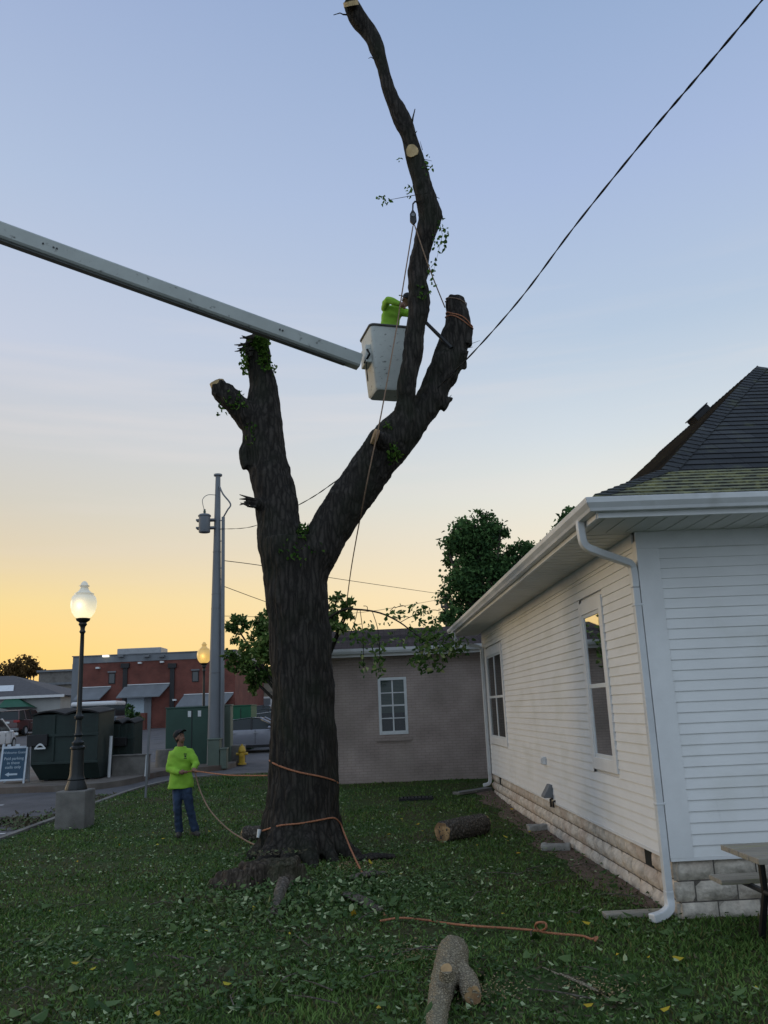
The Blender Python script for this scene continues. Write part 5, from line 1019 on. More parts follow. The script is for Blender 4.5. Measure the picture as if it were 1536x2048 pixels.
# fire hydrant
hp = P(484, 1519, 30.2); hp.z = gz(30.2) - .02; hy = thing('fire_hydrant', 'yellow fire hydrant beside the silver sedan', 'fire hydrant', hp)
MB().lathe([(.15, 0), (.15, .05), (.105, .06), (.10, .42), (.135, .43), (.135, .47), (.12, .50), (.10, .58), (.06, .63), (.03, .64), (.03, .69)], (0, 0, 0), 16).build('barrel', m_yellow, hy, smooth='auto')
mb = MB(); mb.tube([(-.2, 0, .36), (.2, 0, .36)], .05, seg=10); mb.tube([(0, 0, .33), (0, -.2, .33)], .065, seg=10); mb.build('nozzle', m_yellow, hy)
# thin sign post at the lawn edge
a, b = G(291, 1596), P(299, 1450, 21.3); tag(MB().box(-.025, .025, -.02, .02, 0, 1, Matrix(((1, 0, b.x - a.x, a.x), (0, 1, b.y - a.y, a.y), (0, 0, b.z - a.z, a.z), (0, 0, 0, 1)))).build('leaning_post', m_barkdark if False else m_grey), 'thin leaning bare metal sign post at the lawn edge', 'post')
# ------------------------------------------------------------------ dumpsters
def dumpster(label, x0, x1, yf, D, z0, ztop, mat, group, lidc=True, foot=True):
    root = thing('dumpster', label, 'dumpster', ((x0 + x1) / 2, yf + D / 2, z0), 0, group); H_ = ztop - z0; Wd = x1 - x0
    pf_ = [(yf + .35, z0 + .06), (yf + D - .1, z0 + .06), (yf + D, z0 + .6), (yf + D, ztop), (yf, ztop - .10), (yf, z0 + .55)]
    mb = MB(); sl = .12
    vs = [(x0 + .16, yf + .3, z0 + .06), (x1 - .02, yf + .3, z0 + .06), (x1, yf, z0 + .5), (x1, yf, ztop - .15), (x0, yf, ztop - .15), (x0, yf, z0 + .5)]
    vb = [(x0 + .16, yf + D, z0 + .06), (x1 - .02, yf + D, z0 + .06), (x1, yf + D, z0 + .5), (x1, yf + D, ztop - .02), (x0, yf + D, ztop - .02), (x0, yf + D, z0 + .5)]
    mb.add(vs + vb, [(0, 1, 2, 5), (5, 2, 3, 4), (0, 6, 7, 1), (1, 7, 8, 2), (2, 8, 9, 3), (3, 9, 10, 4), (4, 10, 11, 5), (5, 11, 6, 0), (6, 11, 8, 7), (11, 10, 9, 8)]); bd = mb.build('bin_body', mat, root, world=True, bevel=.015)
    mb = MB()
    for z in (z0 + .5, z0 + H_ * .62): mb.box(x0 + .05, x1 + .03, yf - .05, yf + .0, z, z + .07)
    for x in (x0 + Wd * .33, x0 + Wd * .66, x1 - .04): mb.box(x - .04, x + .04, yf - .04, yf - .001, z0 + .58, ztop - .16)
    mb.build('rib', mat, bd, world=True, bevel=.008)
    mb = MB().box(x0 - .08, x0 + .5, yf - .14, yf - .0, z0 + H_ * .50, z0 + H_ * .66); mb.build('fork_pocket', m_black, root, world=True, bevel=.015)
    if lidc:
        for k in range(2):
            xa, xb = x0 - .03 + k * (Wd / 2 + .03), x0 + (k + 1) * (Wd / 2 + .03) - .04; mb = MB(); n = 12; vs = []
            for i in range(n + 1):
                t_ = i / n; zt_ = ztop - .15 + .10 * math.sin(PI * t_)
                vs += [(xa + (xb - xa) * t_, yf - .06, zt_ - .03), (xa + (xb - xa) * t_, yf - .06, zt_ + .015), (xa + (xb - xa) * t_, yf + D + .03, zt_ + .10), (xa + (xb - xa) * t_, yf + D + .03, zt_ + .05)]
            mb.add(vs, [(4 * i + j, 4 * i + (j + 1) % 4, 4 * i + 4 + (j + 1) % 4, 4 * i + 4 + j) for i in range(n) for j in range(4)] + [(0, 1, 2, 3), tuple(range(4 * n, 4 * n + 4))]); mb.build('lid', m_rubber, root, world=True, smooth='auto')
    for x in ((x0 + .3, x1 - .3) if foot else ()): MB().tube([(x, yf + .35, z0 + .03), (x + .1, yf + .35, z0 + .03)], .06, seg=12).build('wheel', m_rubber, root, world=True)
    return root
dY = 24.7; da, db = P(62, 1500, dY), P(196, 1500, dY); dt = P(140, 1417, dY).z
dz = gz(dY) + PZ - .02
D1 = dumpster('big dark green dumpster behind the nearer street lamp', da.x, db.x, dY, 1.35, dz, dt, m_dkgreen, 'dumpsters on the concrete pad')
mb = MB(); c0_, c1_ = P(69, 1490, dY - .15), P(91, 1490, dY - .15); q = [Vector((c0_.x + (c1_.x - c0_.x) * i / 8, dY - .146, P(80, 1496, dY).z + .13 * math.sin(PI * i / 8))) for i in range(9)]
vs = q + [Vector((p.x, p.y, max(q[0].z - .0, p.z - .055))) for p in q]; mb.add(vs, [(i, i + 1, 9 + i + 1, 9 + i) for i in range(8)]); mb.box(c0_.x, c1_.x, dY - .15, dY - .143, q[0].z - .03, q[0].z + .015); mb.build('emblem_plate', m_white, D1, world=True)
e0_, e1_ = P(223, 1480, 26.6), P(268, 1480, 26.6); dumpster('smaller dark green dumpster to the right of the big one', e0_.x, e1_.x, 26.6, .9, gz(26.6) + PZ - .02, P(250, 1437, 26.6).z, m_dkgreen, 'dumpsters on the concrete pad')
a, b = P(224, 1530, 25.8), P(297, 1530, 25.8); mb = MB().box(a.x, b.x, 25.8, 26.0, gz(25.8), P(260, 1512, 25.8).z); mb.box(a.x, b.x + .02, 25.77, 26.03, P(260, 1512, 25.8).z, P(260, 1509, 25.8).z); tag(mb.build('low_wall', m_concrete, bevel=.01), 'low grey concrete wall in front of the smaller dumpster', 'wall')
for px, lab in ((218, 'white guard post right beside the big dumpster'), (292, 'white guard post at the right end of the low wall')):
    c = P(px, 1540, 25.4); c.z = gz(25.4) + PZ - .02; tt = P(px + 4, 1472 if px < 250 else 1510, 25.4).z; tag(MB().tube([c, Vector((c.x + .03, c.y, tt))], .045, seg=10).build('guard_post', m_white, smooth='auto'), lab, 'post', 'white guard posts')
# ------------------------------------------------------------------ folding pavement sign
sg = G(22, 1568, PZ); sg.z = gz(sg.y) + PZ; aS = thing('folding_sign', 'white framed blue folding pavement sign with an arrow, left edge', 'sign', (sg.x, sg.y, sg.z), 0)
til = math.radians(11); TM = Matrix.Translation((0, 0, 0)) @ Matrix.Rotation(math.radians(4), 4, 'Z') @ Matrix.Rotation(-til, 4, 'X') @ Matrix.Shear('XZ', 4, (0, 0)) if False else Matrix.Rotation(math.radians(6), 4, 'Z') @ Matrix.Rotation(-til, 4, 'X')
TB = Matrix.Rotation(math.radians(6), 4, 'Z') @ Matrix.Translation((0, .48, 0)) @ Matrix.Rotation(til, 4, 'X')
TT = Matrix.Rotation(math.radians(0), 4, 'Y')
mb = MB()
for x0, x1, z0_, z1_ in ((-.36, -.31, 0, 1.10), (.31, .36, 0, 1.10), (-.31, .31, .08, .13), (-.31, .31, .97, 1.03), (-.22, -.12, 1.03, 1.09), (.0, .12, 1.03, 1.09)): mb.box(x0, x1, -.018, .018, z0_, z1_, TM)
mb.build('frame', m_signwhite, aS, bevel=.006)
mb = MB().box(-.31, .31, -.005, .005, .13, .97, TM); mb.build('sign_panel', m_blue, aS)
mb = MB()
for x0, x1, z0_, z1_ in ((-.36, -.31, 0, 1.10), (.31, .36, 0, 1.10), (-.31, .31, .08, .13), (-.31, .31, .97, 1.03)): mb.box(x0, x1, -.018, .018, z0_, z1_, TB)
mb.box(-.31, .31, -.005, .005, .13, .97, TB); mb.build('rear_board', m_signwhite, aS)
for s, z, sz in (('Welcome Guest', .83, .096), ('Paid parking', .66, .11), ('in these', .54, .11), ('stalls only', .42, .11)):
    me = text_mesh(s, sz, m_letter); me.transform(TM @ Matrix.Translation((0, -.008, z)) @ Matrix.Rotation(PI / 2, 4, 'X')); obj_of(me, 'lettering', aS)
me = MB().add([TM @ Vector((x, -.009, z)) for x, z in ((-.2, .26), (-.09, .32), (-.09, .285), (.14, .285), (.14, .235), (-.09, .235), (-.09, .20))], [(0, 1, 2, 5, 6), (2, 3, 4, 5)]).build('arrow', m_letter, aS)

# ------------------------------------------------------------------ cars
def car(label, loc, rz, paint, kind='sedan', group='parked cars', L=4.7, Wd=1.8, H=1.45):
    root = thing('parked_car', label, 'car', loc, rz, group)
    if kind == 'sedan':
        low = [(-.50, .32, .55), (-.49, .28, .80), (-.44, .24, .90), (-.30, .22, .96), (-.1, .22, .97), (.1, .22, .97), (.22, .22, .96), (.38, .23, .88), (.46, .26, .78), (.50, .34, .58)]
        gh = [(-.40, .90), (-.27, .965), (-.22, 1.40), (0, 1.45), (.09, 1.42), (.27, .95)]; gh = [(-.37, .93), (-.20, 1.36), (-.02, 1.45), (.07, 1.42), (.25, .95)]
    else:
        low = [(-.50, .38, .70), (-.495, .32, 1.0), (-.47, .30, 1.05), (-.30, .28, 1.05), (-.1, .28, 1.05), (.1, .28, 1.05), (.22, .28, 1.04), (.40, .30, .98), (.47, .32, .88), (.50, .42, .66)]
        gh = [(-.485, 1.0), (-.42, 1.62), (-.10, 1.70), (.06, 1.66), (.25, 1.03)]
    k = H / (1.45 if kind == 'sedan' else 1.70)
    mb = MB(); R_ = []
    for u, zl, zh in low:
        x = u * L; e = 1 - .22 * (abs(u) * 2) ** 5; hw = Wd / 2 * e; zl *= k; zh *= k; zm = zl + (zh - zl) * .55
        R_.append([(x, -hw * .86, zl), (x, -hw * .98, zl + .08), (x, -hw, zm), (x, -hw * .93, zh - .04), (x, -hw * .80, zh), (x, hw * .80, zh), (x, hw * .93, zh - .04), (x, hw, zm), (x, hw * .98, zl + .08), (x, hw * .86, zl)])
    n = 10; vs = [Vector(p) for r in R_ for p in r]; fs = [(i * n + j, i * n + (j + 1) % n, (i + 1) * n + (j + 1) % n, (i + 1) * n + j) for i in range(len(R_) - 1) for j in range(n)] + [tuple(range(n))[::-1], tuple(range((len(R_) - 1) * n, len(R_) * n))]
    mb.add(vs, fs)
    g = [(u * L, z * k) for u, z in gh]; top = [(x, z) for x, z in g[1:-1]]
    hb, ht = Wd / 2 * .90, Wd / 2 * .68
    # roof skin and pillars
    rf = MB(); vs = []
    for x, z in top: vs += [(x, -ht, z), (x, ht, z), (x, -ht * .96, z - .03), (x, ht * .96, z - .03)]
    for i in range(len(top) - 1): a = i * 4; mb.add(vs[a:a + 8], [(0, 1, 5, 4), (0, 4, 6, 2), (1, 3, 7, 5), (2, 6, 7, 3), (0, 2, 3, 1), (4, 5, 7, 6)])
    def bar(x0, z0_, x1, z1_, wdt=.05):
        for s in (-1, 1): mb.tube([(x0, s * hb * .97, z0_), (x1, s * ht, z1_)], wdt, seg=5)
    bar(g[0][0], g[0][1], *g[1]); bar(g[-1][0], g[-1][1], *g[-2]); pb2 = MB(); [pb2.tube([(g[2][0] + .02 * L, q_ * hb * .99, g[0][1]), (g[2][0] + .015 * L, q_ * ht * 1.01, g[2][1])], .035, seg=5) for q_ in (-1, 1)]; pb2.build('pillar', m_black, root)
    if kind != 'sedan': bar(-.27 * L, g[0][1], -.26 * L, g[1][1], .05)
    body = mb.build('car_body', paint, root, smooth='auto', bevel=.02)
    w_ = MB(); 
    gl = [(g[0][0] + .03, g[0][1] - .02), (g[1][0] + .03, g[1][1] - .045)] + [(x, z - .045) for x, z in g[2:-2]] + [(g[-2][0] - .03, g[-2][1] - .045), (g[-1][0] - .03, g[-1][1] - .02)]
    vs = []; hgt = max(z for x, z in gl) - g[0][1]
    for x, z in gl: f = hb + (ht - hb) * max(0, (z - g[0][1])) / hgt; vs += [(x, -f * .985, z), (x, f * .985, z)]
    m_ = len(gl); w_.add(vs, [tuple(range(0, 2 * m_, 2)), tuple(range(1, 2 * m_, 2))[::-1]] + [(2 * i, 2 * i + 1, 2 * i + 3, 2 * i + 2) for i in range(m_ - 1)]); w_.build('window_glass', m_carglass, root)
    zb_ = low[0][1] * k
    for x in (-.31 * L, .315 * L):
        for s in (-1, 1):
            y = s * (Wd / 2 - .10); wh = MB().tube([(x, y - .1, .32), (x, y + .1, .32)], .32, seg=20).build('wheel', m_rubber, root, smooth='auto')
            MB().tube([(x, y + s * .09, .32), (x, y + s * .108, .32)], .20, seg=14).build('rim', m_lime, wh)
    for s in (-1, 1):
        MB().box(.465 * L, .497 * L, s * Wd * .36 - .18 * (1 if s > 0 else 1), s * Wd * .36 + .18, (.62 if kind == 'sedan' else .75) * k, (.74 if kind == 'sedan' else .9) * k).build('headlight', m_white, root, bevel=.02)
        MB().box(-.502 * L, -.47 * L, s * Wd * .36 - .2, s * Wd * .36 + .2, (.66 if kind == 'sedan' else .84) * k, (.80 if kind == 'sedan' else 1.0) * k).build('tail_light', m_tail, root, bevel=.02)
        MB().ell((.16 * L, s * Wd * .54, 1.0 * k), (.07, .12, .07), 10).build('mirror', paint, root, smooth=True)
        MB().box(.02 * L, .06 * L, s * Wd * .502 - .01, s * Wd * .502 + .01, .80 * k, .825 * k).build('door_handle', m_lime, root); MB().box(-.17 * L, -.13 * L, s * Wd * .502 - .01, s * Wd * .502 + .01, .80 * k, .825 * k).build('door_handle', m_lime, root)
    for q_ in (-1, 1):
        for u_ in (-.20, .035, .21): MB().box(u_ * L - .008, u_ * L + .008, q_ * Wd * .497 - .006, q_ * Wd * .497 + .006, .36 * k, .92 * k).build('door_seam', m_black, root)
        MB().box(-.22 * L, .22 * L, q_ * Wd * .485 - .02, q_ * Wd * .485 + .02, .20 * k, .31 * k).build('sill', m_black, root)
    MB().box(-.508 * L, -.49 * L, -.25, .25, (.60 if kind == 'sedan' else .80) * k, (.72 if kind == 'sedan' else .92) * k).build('number_plate', m_white, root)
    MB().box(-.505 * L, -.46 * L, -Wd * .42, Wd * .42, .30 * k, .50 * k).build('bumper', m_grey if kind != 'sedan' else paint, root, bevel=.03)
    return root
m_carglass = M('car_glass', (.018, .024, .026), .12, n=(1, .1), bump=None, spec=.3)
m_tail = M('tail_light_red', (.30, .02, .02), .3, n=(3, .1), bump=None)
m_silver = M('silver_paint', (.20, .205, .235), .3, n=(1, .06), bump=None, metal=.3, coat=.6)
m_cwhite = M('white_car_paint', (.62, .62, .62), .35, n=(1, .05), bump=None, coat=.6)
m_maroon = M('maroon_paint', (.07, .028, .028), .35, n=(1, .1), bump=None, coat=.6)
m_dkcar = M('dark_car_paint', (.05, .06, .075), .35, n=(1, .1), bump=None, coat=.6)
def put(px, Y, dx=0): p = P(px, 1450, Y); return (p.x + dx, Y, gz(Y) - .06)
car('silver sedan seen from its side between the steel pole and the topped tree', put(509, 36.3), 0, m_silver, L=4.75, H=1.40)
car('white car parked right behind the silver sedan', put(548, 42), 0, m_cwhite, L=4.6, H=1.42)
car('dark car parked second behind the silver sedan', put(540, 47), 0, m_dkcar, L=4.6, H=1.45)
car('silver grey car farthest behind the silver sedan', put(531, 53), 0, m_silver, L=4.6, H=1.5)
car('maroon vehicle seen from the rear left of the big dumpster', put(45, 60), PI / 2 - .04, m_maroon, kind='suv', L=4.8, Wd=1.95, H=1.72)
car('white car half cut by the left edge of the picture', put(-26, 43.5), PI / 2 + .1, m_cwhite, L=4.6, H=1.6, kind='suv')
vx0, vx1 = P(141, 1405, 50).x, P(234, 1405, 50).x; vz = gz(50) - .06; vt_ = P(186, 1403, 50).z
van = thing('parked_van', 'long van with pale roof hidden behind the big dumpster', 'van', ((vx0 + vx1) / 2, 50, vz))
MB().box(vx0, vx1, 50, 51.9, vz + .35, vt_ - .85).build('van_body', m_dkcar, van, world=True, bevel=.12); MB().box(vx0 + .1, vx1 - .1, 50.06, 51.84, vt_ - .85, vt_ - .26).build('window_band', m_carglass, van, world=True)
MB().box(vx0, vx1 - .05, 50.0, 51.9, vt_ - .26, vt_).build('van_roof', m_cwhite, van, world=True, bevel=.1)
for x in (vx0 + .7, vx1 - .8):
    for y in (50.02, 51.7): MB().tube([(x, y, vz + .35), (x, y + .2, vz + .35)], .35, seg=18).build('wheel', m_rubber, van, world=True)

# ------------------------------------------------------------------ distant buildings
def wallbox(mb, x0, x1, y0, y1, z0, z1): return mb.box(x0, x1, y0, y1, z0, z1)
RY = 62.0; rl, rr2 = P(145, 1375, RY).x, P(470, 1375, RY).x; rz0, rzt = gz(RY) - .3, P(300, 1306, RY).z
rb = thing('red_brick_building', 'flat-roofed red brick building with grey awnings across the car park', 'building', ((rl + rr2) / 2, RY, rz0))
wallbox(MB(), rl, rr2, RY, RY + 14, rz0, rzt - .55).build('wall', m_brickr, rb, world=True, uv=((1, 1, 0), (0, 0, 1)))
mb = MB().box(rl - .04, rr2 + .04, RY - .05, RY + 14.05, rzt - .56, rzt - .06); mb.build('parapet', m_galv, rb, world=True); MB().box(rl - .1, rr2 + .1, RY - .12, RY + 14.1, rzt - .06, rzt).build('coping', m_grey, rb, world=True)
MB().box(rl - .06, rl + .55, RY - .06, RY + 1, rz0, rzt - .57).build('pilaster', m_galv, rb, world=True)
a, b = P(234, 1305, RY + 3), P(322, 1294, RY + 3); mb = MB().box(a.x, b.x, RY + 3, RY + 5, rzt - .05, b.z); tag(mb.build('rooftop_unit', m_lime, bevel=.05), 'long grey air handler on the roof of the red brick building', 'air unit')
for px0, px1, yt, yb_ in ((160, 222, 1376, 1399), (245, 340, 1371, 1394), (362, 467, 1390, 1412)):
    a, b = P(px0 + 6, yt, RY), P(px1, yt, RY); c = P(px0, yb_, RY - .9); z1_ = a.z; z0_ = c.z
    aw = MB().add([(a.x, RY, z1_), (b.x, RY, z1_), (b.x - .5, RY - .95, z0_), (a.x - .35, RY - .95, z0_), (a.x, RY, z1_ - .08), (b.x, RY, z1_ - .08), (b.x - .5, RY - .95, z0_ - .08), (a.x - .35, RY - .95, z0_ - .08)], [(0, 1, 2, 3), (4, 7, 6, 5), (3, 2, 6, 7), (0, 3, 7, 4), (1, 5, 6, 2)])
    o = aw.build('awning', m_galv, rb, world=True); MB().box(a.x, b.x, RY - .06, RY, z1_, z1_ + .06).build('flashing', m_white, o, world=True)
for px in (251, 345): c = P(px, 1350, RY); MB().box(c.x - .16, c.x + .16, RY - .12, RY, rz0, P(px, 1336, RY).z).build('downpipe', m_black, rb, world=True); MB().box(c.x - .3, c.x + .3, RY - .25, RY, P(px, 1336, RY).z, P(px, 1327, RY).z).build('conductor_head', m_black, rb, world=True)
for px, py in ((224, 1357), (391, 1353), (430, 1355)):
    c = P(px, py, RY); f = MB().box(c.x - .24, c.x + .24, RY - .05, RY + .05, c.z - .38, c.z + .38).build('window', m_black, rb, world=True); MB().box(c.x - .18, c.x + .18, RY - .055, RY - .05, c.z - .32, c.z + .32).build('pane', m_glass, f, world=True); MB().box(c.x - .3, c.x + .3, RY - .12, RY, c.z + .42, c.z + .52).build('lintel', m_grey, rb, world=True)
a, b = P(249, 1396, RY), P(288, 1450, RY); MB().box(a.x, b.x, RY - .06, RY, rz0 + .2, a.z).build('shop_window', m_letter, rb, world=True); MB().box(b.x + .02, b.x + .5, RY - .08, RY, rz0, a.z).build('door', m_galv, rb, world=True)
for px, py in ((197, 1336), (281, 1326), (325, 1324), (350, 1400)):
    c = P(px, py, RY); MB().box(c.x - .13, c.x + .13, RY - .25, RY, c.z - .06, c.z + .06).build('wall_light', m_white, rb, world=True)
for px, lit in ((211, 1), (241, 0), (293, 0), (323, 0)):
    c = P(px, 1312, RY - .3); MB().box(c.x - .2, c.x + .2, RY - .4, RY - .06, c.z - .07, c.z + .07).build('floodlight', M('lit_flood', (.8, .8, .7), emit=((1, .95, .8), 1.1)) if lit else m_grey, rb, world=True)
for px, py0, py1, wv in ((281, 1426, 1452, .32),): c = P(px, py0, RY - 2); tag(MB().box(c.x - wv, c.x + wv, RY - 2, RY - 1.4, gz(RY) - .3, c.z).build('brick_pier', m_brickr, uv=((1, 0, 0), (0, 0, 1))), 'low brick pier in front of the red brick building', 'pier')
# cream building behind the parked cars
CY_ = 76.0; a, b = P(474, 1365, CY_), P(700, 1365, CY_); cb_ = thing('cream_building', 'cream commercial building with a garage door behind the parked cars', 'building', (a.x, CY_, gz(CY_)))
MB().box(a.x, b.x, CY_, CY_ + 10, gz(CY_) - .3, P(500, 1358, CY_).z).build('wall', M('cream_wall', (.26, .23, .18), .85, n=(1, .15)), cb_, world=True)
MB().box(a.x - .1, b.x, CY_ - .15, CY_, P(500, 1362, CY_).z, P(500, 1357, CY_).z).build('coping', m_trim, cb_, world=True)
c, d = P(505, 1398, CY_), P(545, 1420, CY_); f = MB().box(c.x - .15, d.x, CY_ - .12, CY_, gz(CY_), c.z + .15).build('garage_door_frame', m_trim, cb_, world=True); MB().box(c.x, d.x - .15, CY_ - .16, CY_ - .12, gz(CY_), c.z).build('garage_door', m_galv, cb_, world=True)
MB().box(P(500, 1388, CY_).x, b.x, CY_ - .05, CY_, P(500, 1387, CY_).z, P(500, 1385, CY_).z).build('wall_band', m_concrete, cb_, world=True)
# low white building at the far left
LY = 78.0; lx1 = P(121, 1400, LY).x; lx0 = lx1 - 26; zw = P(60, 1391, LY).z; zr = P(25, 1351, LY + 5).z
lb = thing('low_white_building', 'low pale building with grey gabled roof at the left edge', 'building', (lx1, LY, gz(LY))); MB().box(lx0, lx1, LY, LY + 11, gz(LY) - .2, zw).build('wall', M('pale_wall', (.36, .36, .34), .8, n=(.6, .12), stretch=(1, 1, 1)), lb, world=True)
xr = P(22, 1351, LY + 5).x
mb = MB().add([(lx0 - .4, LY - .5, zw - .1), (lx1 + .5, LY - .5, zw - .1), (xr, LY + 5.5, zr), (lx0, LY + 5.5, zr), (lx1 + .5, LY + 11.5, zw - .1), (lx0 - .4, LY + 11.5, zw - .1)], [(0, 1, 2, 3), (1, 4, 2), (2, 4, 5, 3), (0, 3, 5)]); mb.build('roof', m_shingle2 if False else m_galvroof if False else M('grey_roof', (.085, .08, .08), .8, n=(3, .2)), lb, world=True)
MB().box(lx0, lx1 + .5, LY - .55, LY - .45, zw - .25, zw - .02).build('gutter', m_trim, lb, world=True)
c = P(12, 1368, LY + 1.5); MB().add([(c.x - 1.2, LY + 1.1, zw + .42 + .1), (c.x + .9, LY + 1.1, zw + .42 + .1), (c.x + .4, LY + 2.3, zw + .95 + .15), (c.x - 1.7, LY + 2.3, zw + .95 + .15)], [(0, 1, 2, 3)]).build('skylight', m_white, lb, world=True)
a, b = P(14, 1394, LY - .1), P(56, 1413, LY - 2.0); aw = MB().add([(a.x, LY, a.z), (P(32, 1394, LY).x, LY, a.z), (b.x, LY - 2.0, b.z), (a.x, LY - 2.0, b.z), (a.x, LY, b.z - .1), (b.x, LY, b.z - .1)], [(0, 1, 2, 3), (0, 3, 4), (1, 5, 2)]); aw.build('green_awning', m_green3, lb, world=True)
# buildings farther off
for lab, x0, x1, yt, yb_, YY, mat in (('tan flat-roofed building just left of the red brick building', 78, 150, 1345, 1420, 108, m_concrete), ('long low pale building in front of the tan building', 60, 150, 1372, 1430, 96, M('dull_wall', (.20, .18, .15), .85))):
    a, b = P(x0, yt, YY), P(x1, yt, YY); r = thing('distant_building', lab, 'building', (a.x, YY, gz(YY)), 0, 'buildings beyond the car park'); MB().box(a.x, b.x, YY, YY + 10, gz(YY) - .3, a.z).build('wall', mat, r, world=True); MB().box(a.x - .2, b.x + .2, YY - .3, YY + 10, a.z, a.z + .25).build('roof', m_grey, r, world=True)
def wpole(label, px, pyt, Y, arm=1.2, group='far utility poles'):
    t_ = P(px, pyt, Y); r = thing('wooden_pole', label, 'utility pole', (t_.x, Y, gz(Y)), 0, group); MB().tube([(t_.x, Y, gz(Y) - .2), t_], [.16, .12], seg=8).build('pole', m_barkdark, r, world=True); MB().box(t_.x - arm, t_.x + arm, Y - .06, Y + .06, t_.z - .8, t_.z - .62).build('cross_arm', m_barkdark, r, world=True)
    for s in (-.85, .85): MB().lathe([(.06, 0), (.07, .1), (.04, .18)], (t_.x + s * arm, Y, t_.z - .62), 8).build('insulator', m_grey, r, world=True)
wpole('far wooden pole by the leafy branch and the house eave', 891, 1192, 56, .35); wpole('tiny far pole left of the red brick building', 91, 1338, 140, 1.6); wpole('tiny far pole nearest the red brick building', 109, 1343, 125, .9)

# ------------------------------------------------------------------ trees with foliage
def foliage_tree(name, label, blobs, base, leaf, n, size, mat, trunk_r=.25, clump=26, cs=.33, group=None, limbs=True, droop=.25, extra=None, depth=.9):
    base = Vector(base); root = thing(name, label, 'tree', base, 0, group); mb = MB(); pts = []; bl = []
    for px, py, r, Y in blobs: c = P(px, py, Y); bl.append((c, r * mpx(c)))
    sub = [(c, r * .38) for c, r in bl]
    for c, r in bl:
        for _ in range(7):
            d = rng.normal(size=3); d[1] *= .8; d[2] = d[2] * .9 + .15; d /= np.linalg.norm(d); sub.append((c + Vector(d) * r * rng.uniform(.6, .95), r * rng.uniform(.22, .42)))
    wts = np.array([r ** 2 for c, r in sub]); wts /= wts.sum(); nc = n // clump; top = max(c.z for c, r in bl)
    fork = base.lerp(Vector((sum(c.x for c, r in bl) / len(bl), sum(c.y for c, r in bl) / len(bl), top)), .35)
    mb.tube([base - Vector((0, 0, .2)), base.lerp(fork, .5), fork], [trunk_r * 1.2, trunk_r, trunk_r * .8], seg=10)
    for c, r in bl: mb.tube(smooth_path([fork, fork.lerp(c, .55) + Vector((0, 0, .1 * r)), c, c + Vector((rng.uniform(-.3, .3) * r, rng.uniform(-.3, .3) * r, .7 * r))], 3), [trunk_r * .5, trunk_r * .45, trunk_r * .4, trunk_r * .35, trunk_r * .3, trunk_r * .25, trunk_r * .2, trunk_r * .12, trunk_r * .08, .012], seg=6)
    for k in range(nc):
        i = rng.choice(len(sub), p=wts); c, r = sub[i]; d = rng.normal(size=3); d /= np.linalg.norm(d); d[1] *= depth; rad = r * rng.uniform(.2, 1.0) ** .45
        cc_ = np.array(c) + d * rad; s_ = cs * min(1, r) * rng.uniform(.4, 1.2); pts.append(cc_ + rng.normal(size=(clump, 3)) * s_ * np.array([1, 1, .7]) * .5)
        if k % 4 == 0: mb.tube([Vector(c) + (Vector(cc_) - Vector(c)) * .25, Vector(cc_)], [.02, .008], seg=4)
    if extra: extra(mb, pts)
    mb.build('trunk', m_barkdark if trunk_r > .1 else m_bark, root, world=True, smooth=True); obj_of(leaves_mesh(np.concatenate(pts), size, mat, 'crown', droop=droop), 'crown', root, world=True); return root
b0 = P(965, 1420, 48); foliage_tree('large_tree', 'tall dense dark green tree rising behind the white house roof', [(950, 1052, 34, 46), (935, 1085, 42, 46), (985, 1078, 34, 46), (925, 1130, 42, 46), (965, 1130, 48, 46), (1010, 1130, 42, 47), (1042, 1105, 28, 47), (1056, 1112, 20, 47), (1035, 1140, 38, 47), (955, 1090, 40, 46), (930, 1180, 44, 46), (975, 1180, 50, 46), (1000, 1070, 18, 46), (918, 1072, 16, 46), (898, 1105, 14, 46), (1015, 1165, 30, 46), (920, 1225, 34, 46), (900, 1235, 22, 45)], (b0.x, 47, gz(47)), None, 14500, .22, l_tree, .35, clump=12, cs=1.25)
